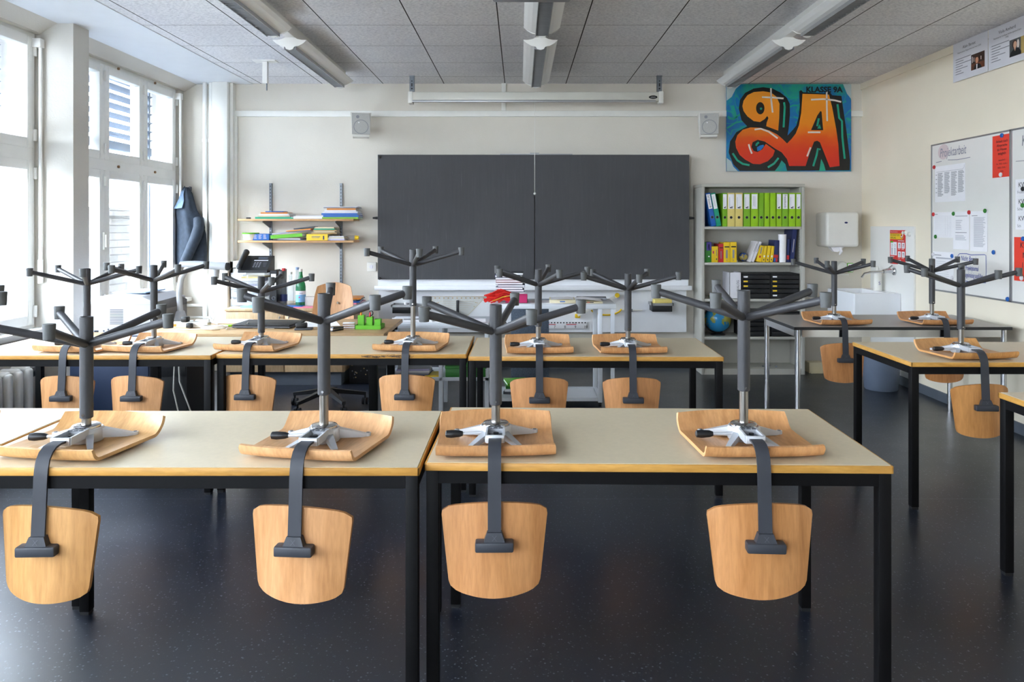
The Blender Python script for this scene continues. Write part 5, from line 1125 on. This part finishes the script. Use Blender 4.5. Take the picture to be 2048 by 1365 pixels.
MB().tube([(jw(364), .0, jz(378)), (jw(362), .10, jz(372))], .006, 'zinc', 8).tube([(jw(364), .0, jz(378)), (jw(360), -.01, jz(374))], .006, 'zinc', 8).build('hanger_loop', t)
solo(MB().tube([(0, .112, 0), (0, .0, 0), (0, -.02, .02)], .005, 'zinc', 8).box(-.015, .015, .105, .112, -.02, .02, 'zinc'), 'wall_hook', 'small metal hook carrying the navy jacket', 'hook', (jx + jw(362), jy, 1.0 + jz(376)))
# ================================================================== basin corner
t = thing('wash_basin', 'boxy white ceramic wash basin on the right wall', 'basin', (3.115, 6.79, .56)); C_ = 'ceramic'
m = MB(); a, b, z1 = .205, .285, .24
rr = lambda x0, x1, y0, y1, z, r: [(cx + r * math.cos(q), cy + r * math.sin(q), z) for cx, cy, q0 in ((x1 - r, y1 - r, 0), (x0 + r, y1 - r, 90), (x0 + r, y0 + r, 180), (x1 - r, y0 + r, 270)) for q in [R(q0 + 22.5 * k) for k in range(5)]]
m.ring([rr(-a + .03, a, -b + .03, b - .03, 0, .01), rr(-a, a, -b, b, .02, .012), rr(-a, a, -b, b, z1 - .006, .012), rr(-a + .005, a - .003, -b + .005, b - .005, z1, .012), rr(-a + .028, a - .095, -b + .03, b - .03, z1, .02), rr(-a + .032, a - .10, -b + .034, b - .034, z1 - .006, .02), rr(-a + .05, a - .12, -b + .06, b - .06, z1 - .13, .03)], C_); m.build('bowl', t)
MB().tube([(0, 0, .0), (0, 0, -.12), (.03, 0, -.16), (.10, 0, -.16), (.12, 0, -.10), (.205, 0, -.10)], .018, 'chrome', 12).build('drain_pipe', t)
t = thing('wall_faucet', 'chrome wall faucet above the white basin', 'faucet', (3.32, 6.62, .985))
MB().lathe([(.035, 0), (.033, .012), (.02, .02)], (0, 0, 0), 'chrome', 20).build('rosette', t).rotation_euler[1] = R(-90)
MB().tube([(-.01, 0, 0), (-.06, 0, .01), (-.10, 0, .0)], [.018, .022, .018], 'chrome', 14).build('body', t); MB().tube([(-.09, 0, .0), (-.20, .01, -.005), (-.26, .015, -.02), (-.285, .018, -.055)], .010, 'chrome', 12).build('spout', t); MB().bar((-.06, 0, .018), (-.02, 0, .055), .02, .01, .014, .008, 'chrome').build('lever', t)
t = thing('soap_bottle', 'white soap bottle with purple mark standing on the basin', 'soap bottle', (3.255, 6.80, .8008)); MB().lathe([(.034, 0), (.036, .006), (.036, .15), (.018, .175), (.014, .19)], (0, 0, 0), 'white_plastic', 24).build('body', t); MB().lathe([(.014, .19), (.014, .205), (.006, .207), (.006, .225)], (0, 0, 0), 'white_plastic', 14).tube([(0, 0, .222), (-.04, 0, .22)], .006, 'white_plastic', 8).build('pump', t)
m = MB().frame((0, -.0365, .07), (1, 0, 0), (0, 0, 1)); m.text('S', 0, -.015, .042, 'c_purple', 1); m.build('label_mark', t)
t = thing('soap_dispenser', 'small round white holder with green-edged label above the basin', 'dispenser', (3.13, 7.298, .985)); MB().lathe([(.06, 0), (.062, .03), (.05, .06)], (0, 0, 0), 'white_plastic', 24).build('holder', t).rotation_euler[0] = R(90)
m = MB().box(.035, .095, -.075, -.062, -.045, .045, 'c_bright_green', .006).box(-.06, .06, -.06, .07, -.075, -.06, 'white_plastic', .004); m.frame((.065, -.0758, 0), (1, 0, 0), (0, 0, 1)); m.rect(-.024, -.038, .024, .038, 'paper').rect(-.018, .015, .0, .025, 'c_red', 2).lines(-.018, .008, .02, 4, .01, .004, 'ink_grey', 2); m.build('label_card', t)
t = thing('waste_bin', 'blue-grey round waste bin on the floor below the basin', 'bin', (PX(1770, 6.29), 6.36, 0)); MB().lathe([(.125, 0), (.132, .008), (.158, .315), (.166, .318), (.166, .33), (.150, .33), (.122, .02), (.0, .02)], (0, 0, 0), 'bin_blue', 36, False).build('body', t)
def RW(px, X=XR): return X * F / (px - CX)
def WZ(px, py, X=XR): return H - (py - CY) * RW(px, X) / F
# red hygiene poster
Xp = XR - .0212; y1, y0 = RW(1780, Xp), RW(1811, Xp); pw = y1 - y0; pz0, pz1 = 1.052, 1.352; ph = pz1 - pz0
m = MB().frame((Xp, y1, pz0), (0, -1, 0), (0, 0, 1)); m.prism([(0, 0), (pw, 0), (pw, ph), (0, ph)], -.001, 0, 'c_red'); M('poster_red', 'd8302f', .5); m.rect(0, 0, pw, ph, 'poster_red', 1)
m.text('Neues Coronavirus', .012, ph - .02, .014, 'paper', 2, 'LEFT', pw * .46); m.poly([(0, ph * .73), (pw * .80, ph * .73), (pw * .87, ph * .80), (pw * .87, ph * .86), (pw * .84, ph * .90), (0, ph * .90)], 'c_yellow', 2)
m.text('SO SCHÜTZEN', .012, ph * .83, .022, 'ink', 3, 'LEFT', pw * .58); m.text('WIR UNS.', .012, ph * .75, .022, 'ink', 3, 'LEFT', pw * .36); m.disc(pw * .77, ph * .82, .018, 'c_red', 3).stroke([(pw * .72, ph * .83), (pw * .77, ph * .79), (pw * .86, ph * .88)], .008, 'paper', 4)
m.rect(pw * .05, ph * .26, pw * .46, ph * .65, 'paper', 2).rect(pw * .05, ph * .63, pw * .22, ph * .68, 'c_bright_green', 3)
for cx in (.15, .34): m.stroke([(pw * cx, ph * .28), (pw * cx, ph * .48)], .018, 'ink_light', 3).disc(pw * cx, ph * .55, .012, 'ink_grey', 3).disc(pw * cx, ph * .55, .009, 'paper', 4)
for i, cx in enumerate((.53, .77)):
    for j, cy in enumerate((.47, .21)):
        m.rect(pw * cx, ph * cy, pw * (cx + .19), ph * (cy + .17), 'paper', 2).disc(pw * (cx + .1), ph * (cy + .11), .009, 'ink_grey', 3).stroke([(pw * (cx + .1), ph * (cy + .02)), (pw * (cx + .1), ph * (cy + .09))], .012, 'ink_light', 3); m.rect(pw * cx, ph * (cy - .035), pw * (cx + .14), ph * (cy - .02), 'sp_white', 2)
m.stroke([(pw * .82, ph * .50), (pw * .92, ph * .61)], .004, 'c_red', 4).rect(pw * .53, ph * .68, pw * .92, ph * .70, 'sp_white', 2).rect(pw * .05, ph * .21, pw * .3, ph * .23, 'sp_white', 2).lines(pw * .05, ph * .18, pw * .3, 4, .011, .005, 'sp_white', 2).rect(pw * .53, 0, pw * .72, ph * .13, 'paper', 2)
solo(m, 'info_poster', 'red and yellow hygiene information poster above the basin', 'poster')
for k, px in enumerate((1817, 1824)): solo(MB().lathe([(.02, 0), (.02, .006), (.008, .02), (.016, .03), (.010, .036)], (0, 0, 0), 'white_plastic', 16), 'towel_hook', 'round white towel hook, %s the red poster' % ('touching' if k == 0 else 'second one from'), 'hook', (XR - .02, RW(px), 1.33 - .012 * k), group='white towel hooks').rotation_euler[1] = R(-90)
# magnetic whiteboard
t = thing('magnetic_whiteboard', 'long magnetic whiteboard on the right wall, covered with notices', 'whiteboard', (XR - .012, 5.04, .872)); Wb = 1.172; yL, yM, yR = RW(1867), RW(2027), 4.02
for (a, b) in ((yM + .006, yL), (yR, yM - .006)): MB().box(-.004, .011, b - 5.04, a - 5.04, .008, Wb - .008, 'whiteboard').build('panel', t)
m = MB()
for (a, b, c, d) in ((yR, yL, 0, .012), (yR, yL, Wb - .012, Wb), (yL - .012, yL, 0, Wb), (yR, yR + .012, 0, Wb), (yM - .012, yM + .012, 0, Wb)): m.box(-.010, .0115, a - 5.04, b - 5.04, c, d, 'alu', .002)
m.build('frame', t)
XB = XR - .0165
def wp(px, py): y = RW(px, XB); return (5.04 - y, H - (py - CY) * y / F - .872)
m = MB().frame((-.0047, 0, 0), (0, -1, 0), (0, 0, 1))
pth = lambda c, s, o: [wp(o[0] + x / s, o[1] + y / s) for x, y in c]
o1, s1 = (1850, 250), 8.03; o2, s2 = (1850, 400), 6.2
a = pth([(240, 545)], s1, o1)[0]; b = pth([(660, 480)], s1, o1)[0]
m.disc(a[0] + .05, a[1] + .05, .075, 'ink_pink', 1, .06); m.text('Projektarbeit', a[0], a[1] + .01, .10, 'ink_faint', 2, 'LEFT', b[0] - a[0], .2)
m.stroke(pth([(180, 606), (270, 585)], s1, o1), .005, 'ink_faint', 2).stroke(pth([(370, 563), (520, 560), (730, 520)], s1, o1), .005, 'ink_faint', 2)
m.stroke(pth([(412, 690), (430, 668), (520, 668), (570, 684), (740, 680), (758, 690), (760, 900), (755, 1030), (660, 1030), (520, 1010), (410, 1000), (410, 690)], s2, o2), .005, 'ink_blue', 2)
for txt, x, y, w in (('Nicht Bereite', 445, 750, 215), ('Projektjournal', 500, 870, 165), ('regelmässig ausfüllen', 490, 955, 230)):
    p = pth([(x, y)], s2, o2)[0]; q = pth([(x + w, y)], s2, o2)[0]; m.text(txt, p[0], p[1], .052, 'ink_blue', 2, 'LEFT', q[0] - p[0], .25)
m.stroke(pth([(430, 830), (480, 826)], s2, o2), .008, 'ink_blue', 2)
p = wp(2043, 292); m.text('KW', p[0], p[1], .10, 'ink_grey', 2, 'LEFT', .14, .1); m.stroke([wp(2032, 323), (p[0] + .4, p[1] - .11)], .004, 'ink_grey', 2)
m.build('marker_writing', t)
def notice(px, z1, w, h, label, fn, mat='paper', name='notice', cat='notice', lift=0, group=None):
    y = RW(px, XB); q = MB().frame((0, 0, 0), (0, -1, 0), (0, 0, 1)); q.prism([(0, 0), (w, 0), (w, h), (0, h)], 0, .0008, mat); q.T = q.T @ Matrix.Translation((0, 0, .0008)); fn(q, w, h)
    return solo(q, name, label, cat, (XB + .0002 - .0012 * (lift + 1), y, z1 - h), group=group)
def f_table(q, w, h):
    q.stroke([(.02, h - .045), (w - .03, h - .045), (w - .012, h - .03), (w - .012, h - .012)], .002, 'ink_grey')
    for k in range(4): q.lines(.04 + k * .092, h - .055, .118 + k * .092, 26 - 3 * (k % 2), .0072, .0035, 'ink_grey', 1, .35)
    for k in range(5): q.rect(.012, h - .07 - k * .035, .03, h - .065 - k * .035, 'ink_grey')
notice(1870.5, 1.862, .405, .285, 'large printed table sheet at the whiteboard\'s upper far corner', f_table)
def f_grid(q, w, h):
    q.rect(.02, h - .018, .06, h - .014, 'ink_grey')
    for k in range(16): q.rect(.02, h - .03 - k * .0105, w - .02, h - .0293 - k * .0105, 'ink_light')
    for k in range(3): q.rect(w * (.6 + .12 * k), .02, w * (.6 + .12 * k) + .001, h - .03, 'ink_light')
notice(1867.5, 1.497, .275, .20, 'pale ruled grid sheet with green magnet below it', f_grid)
def f_a(q, w, h): q.rect(.03, h - .035, w - .02, h - .031, 'ink_grey').lines(.035, h - .065, w * .6, 6, .013, .004, 'ink_light').rect(.03, h - .16, w - .03, h - .156, 'ink_grey').lines(.03, h - .18, w - .02, 4, .010, .004, 'ink_light')
def f_b(q, w, h): q.rect(.02, h - .035, .09, h - .031, 'ink_grey').lines(.045, h - .045, w - .02, 32, .0068, .0034, 'ink_light', 1, .25)
notice(1907, 1.497, .205, .285, 'white letter sheet with lots of blank space, mid whiteboard', f_a, lift=1); notice(1941, 1.497, .205, .292, 'white sheet of dense paragraphs next to the letter sheet', f_b, lift=1)
def f_c(q, w, h): q.rect(.02, h - .03, w * .4, h - .025, 'ink_grey').rect(.04, h - .055, w - .02, h - .044, 'ink_light').lines(.02, h - .075, w - .02, 8, .016, .002, 'ink_light')
notice(1867, 1.185, .285, .205, 'printed form at the whiteboard\'s lower far corner behind the chair legs', f_c)
def f_red(q, w, h):
    for i, s in enumerate(('Arbeit nach', 'Absprache', 'zu Hause', 'möglich')): q.text(s, w / 2, h - .052 - i * .028, .027, 'ink', 2)
    for i, s in enumerate(('(anmelden!)', 'Mo, 19.02. / 02.03. /', '16.03. / 23.03. /', '27.04.')): q.text(s, w / 2, h - .178 - i * .026, .015, 'ink', 2)
notice(1985.5, 2.018, .208, .292, 'red notice about working at home, high on the whiteboard', f_red, 'red_paper')
def f_kw(a): 
    def f(q, w, h): q.text('KW', .03, h - .052, .045, 'ink', 2, 'LEFT'); q.text(a, .02, h - .095, .026, 'ink_grey', 2, 'LEFT')
    return f
for k, s in enumerate(('Frühling', 'Schul', 'Sch')): notice(2031.5, 1.70 - k * .112, .30, .111, 'white week slip reading %s, %s of three on the near whiteboard panel' % (s, ('topmost', 'middle', 'lowest')[k]), f_kw(s), 'paper' if k != 1 else 'paper', 'week_slip', 'paper slip', group='white week slips')
def f_r2(q, w, h):
    for i, s in enumerate(('KW', 'M', '11.', 'Abg')): q.text(s, w / 2, h - .07 - i * .066, .052, 'ink', 2)
notice(2028.8, 1.315, .21, .292, 'red week notice below the white slips at the right edge', f_r2, 'red_paper')
MG = [(1869.9, 334.7, 'red', 'red magnet on the large table sheet'), (2005.6, 271, 'blue', 'blue magnet on top of the red home-work notice'), (2003.4, 349.6, 'white', 'white magnet at the foot of the red home-work notice'), (1868.3, 429, 'red', 'red magnet at the ruled grid sheet\'s corner'),
      (1908.5, 427.7, 'dark_green', 'green magnet between grid sheet and letter sheet'), (1939.7, 425, 'red', 'red magnet between letter sheet and paragraph sheet'), (1971.7, 422, 'dark_green', 'green magnet at the paragraph sheet\'s top corner'), (1872.6, 473.7, 'dark_green', 'green magnet below the ruled grid sheet'),
      (1905.6, 512.4, 'blue', 'blue magnet on the lower printed form'), (1988.7, 505, 'blue', 'blue magnet alone on the bare board beside the handwriting box'), (2017, 598.8, 'blue', 'blue magnet low by the whiteboard\'s bottom rail'), (2047.5, 378, 'black', 'black magnet on the topmost week slip'),
      (2047, 411, 'dark_green', 'green magnet on the middle week slip'), (2048, 478, 'blue', 'blue magnet on the red week notice'), (2045, 556.7, 'white', 'white magnet at the foot of the red week notice'), (1868, 509, 'white', 'white magnet at the lower form\'s far top corner'), (1905.6, 556, 'white', 'white magnet at the lower form\'s bottom corner')]
for px, py, c, lab in MG:
    y = RW(px, XB); o = solo(MB().lathe([(.0155, 0), (.016, .004), (.013, .008), (.0, .0085)], (0, 0, 0), 'c_' + c, 18), 'magnet', lab, 'magnet', (XB - .0045, y, WZ(px, py, XB)), group='board magnets'); o.rotation_euler[1] = R(-90)
# portrait posters under the ceiling
M('photo_dark', '3a2015', .5, var=.3, vs=20); M('photo_brown', '6a3a22', .5, var=.3, vs=20); M('skin', 'c98e70', .6); M('skin_light', 'd9a98c', .6); M('suit', '15171c', .6); M('photo_grey', '55585a', .5); M('photo_tan', 'b59a5a', .5, var=.2)
XPo = XR - .0165
def poster(yl, label, title, sub, pic):
    w, h = .425, .292; q = MB().frame((0, 0, 0), (0, -1, 0), (0, 0, 1)); q.prism([(0, 0), (w, 0), (w, h), (0, h)], 0, .0008, 'paper2'); q.T = q.T @ Matrix.Translation((0, 0, .0008))
    q.text(title, w * .48, h - .058, .032, 'ink', 2); q.text(sub[0], w * .48, h - .085, .015, 'ink', 2, 'CENTER', w * .68)
    if len(sub) > 1: q.text(sub[1], w * .48, h - .103, .015, 'ink', 2)
    for k in range(7): q.disc(.028, h - .127 - k * .0185, .002, 'ink', 1, None, 8); q.rect(.036, h - .130 - k * .0185, .036 + (.19, .10, .20, .09, .15, .07, .10)[k], h - .1245 - k * .0185, 'ink_grey')
    T0 = q.T.copy(); q.T = T0 @ Matrix.Translation((w * .54, .045, 0)); pic(q); q.T = T0
    return solo(q, 'portrait_poster', label, 'poster', (XPo, yl, 2.779 - h), group='portrait posters')
def pic1(q):
    q.rect(0, 0, .16, .115, 'photo_dark', 1).rect(0, 0, .16, .045, 'photo_brown', 2).rect(.012, .055, .02, .10, 'sp_white', 2).rect(.032, .06, .038, .09, 'sp_white', 2).rect(.115, .06, .122, .085, 'sp_white', 2)
    q.poly([(.03, 0), (.045, .03), (.075, .04), (.11, .03), (.13, 0)], 'suit', 3).disc(.072, .066, .018, 'skin', 4, .026).poly([(.066, .036), (.078, .036), (.076, 0), (.066, 0)], 'paper', 4).poly([(.054, .07), (.056, .088), (.072, .095), (.088, .088), (.09, .07), (.084, .084), (.06, .084)], 'photo_dark', 5)
def pic2(q):
    q.rect(0, 0, .17, .115, 'photo_grey', 1).rect(.115, 0, .17, .115, 'photo_tan', 2).disc(.088, .075, .012, 'sp_white', 2, .03)
    q.poly([(0, 0), (.015, .03), (.05, .05), (.09, .05), (.12, .02), (.12, 0)], 'suit', 3).disc(.055, .078, .024, 'photo_dark', 4, .03).disc(.060, .074, .017, 'skin_light', 5, .024).poly([(.05, .054), (.068, .054), (.06, .03)], 'skin_light', 5)
poster(RW(1906.5, XPo), 'white poster with a man in a suit, farther one under the ceiling', 'Alain Berset', ('Eidgenössisches Departement des Innern (EDI)',), pic1)
poster(RW(1977, XPo), 'white poster with a woman in black, nearer one under the ceiling', 'Viola Amherd', ('Departement für Verteidigung, Bevölkerungsschutz & Sport', '(VBS)'), pic2)

# ================================================================== light, sky, camera
wd = bpy.data.worlds.new('sky'); S.world = wd; wd.use_nodes = True; nt = wd.node_tree; bg = nt.nodes['Background']
tc = nt.nodes.new('ShaderNodeTexCoord'); sp = nt.nodes.new('ShaderNodeSeparateXYZ'); nt.links.new(tc.outputs['Generated'], sp.inputs[0])
rp = nt.nodes.new('ShaderNodeValToRGB'); rp.color_ramp.elements[0].color = (.76, .85, .95, 1); rp.color_ramp.elements[1].color = (.66, .81, 1., 1)
nt.links.new(sp.outputs[2], rp.inputs[0]); nt.links.new(rp.outputs[0], bg.inputs[0]); bg.inputs[1].default_value = 9.0
for n, (a, b) in enumerate(WIN):
    l = bpy.data.lights.new('window_portal', 'AREA'); l.shape = 'RECTANGLE'; l.size = 1.95; l.size_y = b - a - .06
    o = bpy.data.objects.new('window_portal', l); COL.objects.link(o); o.location = (-3.49, (a + b) / 2, 1.70); o.rotation_euler = (0, R(-90), 0)
    l.cycles.is_portal = True
for (a, b) in ADDED_WIN:  # light portal for the added window
    l = bpy.data.lights.new('window_portal', 'AREA'); l.shape = 'RECTANGLE'; l.size = b - a; l.size_y = 1.75
    o = bpy.data.objects.new('window_portal', l); COL.objects.link(o); o.location = ((a + b) / 2, YN - .14, 1.735); o.rotation_euler = (R(90), 0, R(180)); l.cycles.is_portal = True
cam = bpy.data.cameras.new('camera'); co = bpy.data.objects.new('camera', cam); COL.objects.link(co)
co.location = (0, 0, H); co.rotation_euler = (R(90), 0, 0)
cam.sensor_width = 36; cam.lens = F / 2048 * 36; cam.shift_x = -(CX - 1024) / 2048; cam.shift_y = -(682.5 - CY) / 2048; cam.clip_start = .02
S.camera = co
S.view_settings.view_transform = 'Standard'; S.view_settings.look = 'None'; S.view_settings.gamma = 1; S.view_settings.exposure = 2.25
S.cycles.max_bounces = 10; S.cycles.diffuse_bounces = 6; S.cycles.glossy_bounces = 4; S.cycles.transparent_max_bounces = 16
S.cycles.sample_clamp_indirect = 6; S.cycles.caustics_reflective = False; S.cycles.caustics_refractive = False
S.cycles.use_denoising = True
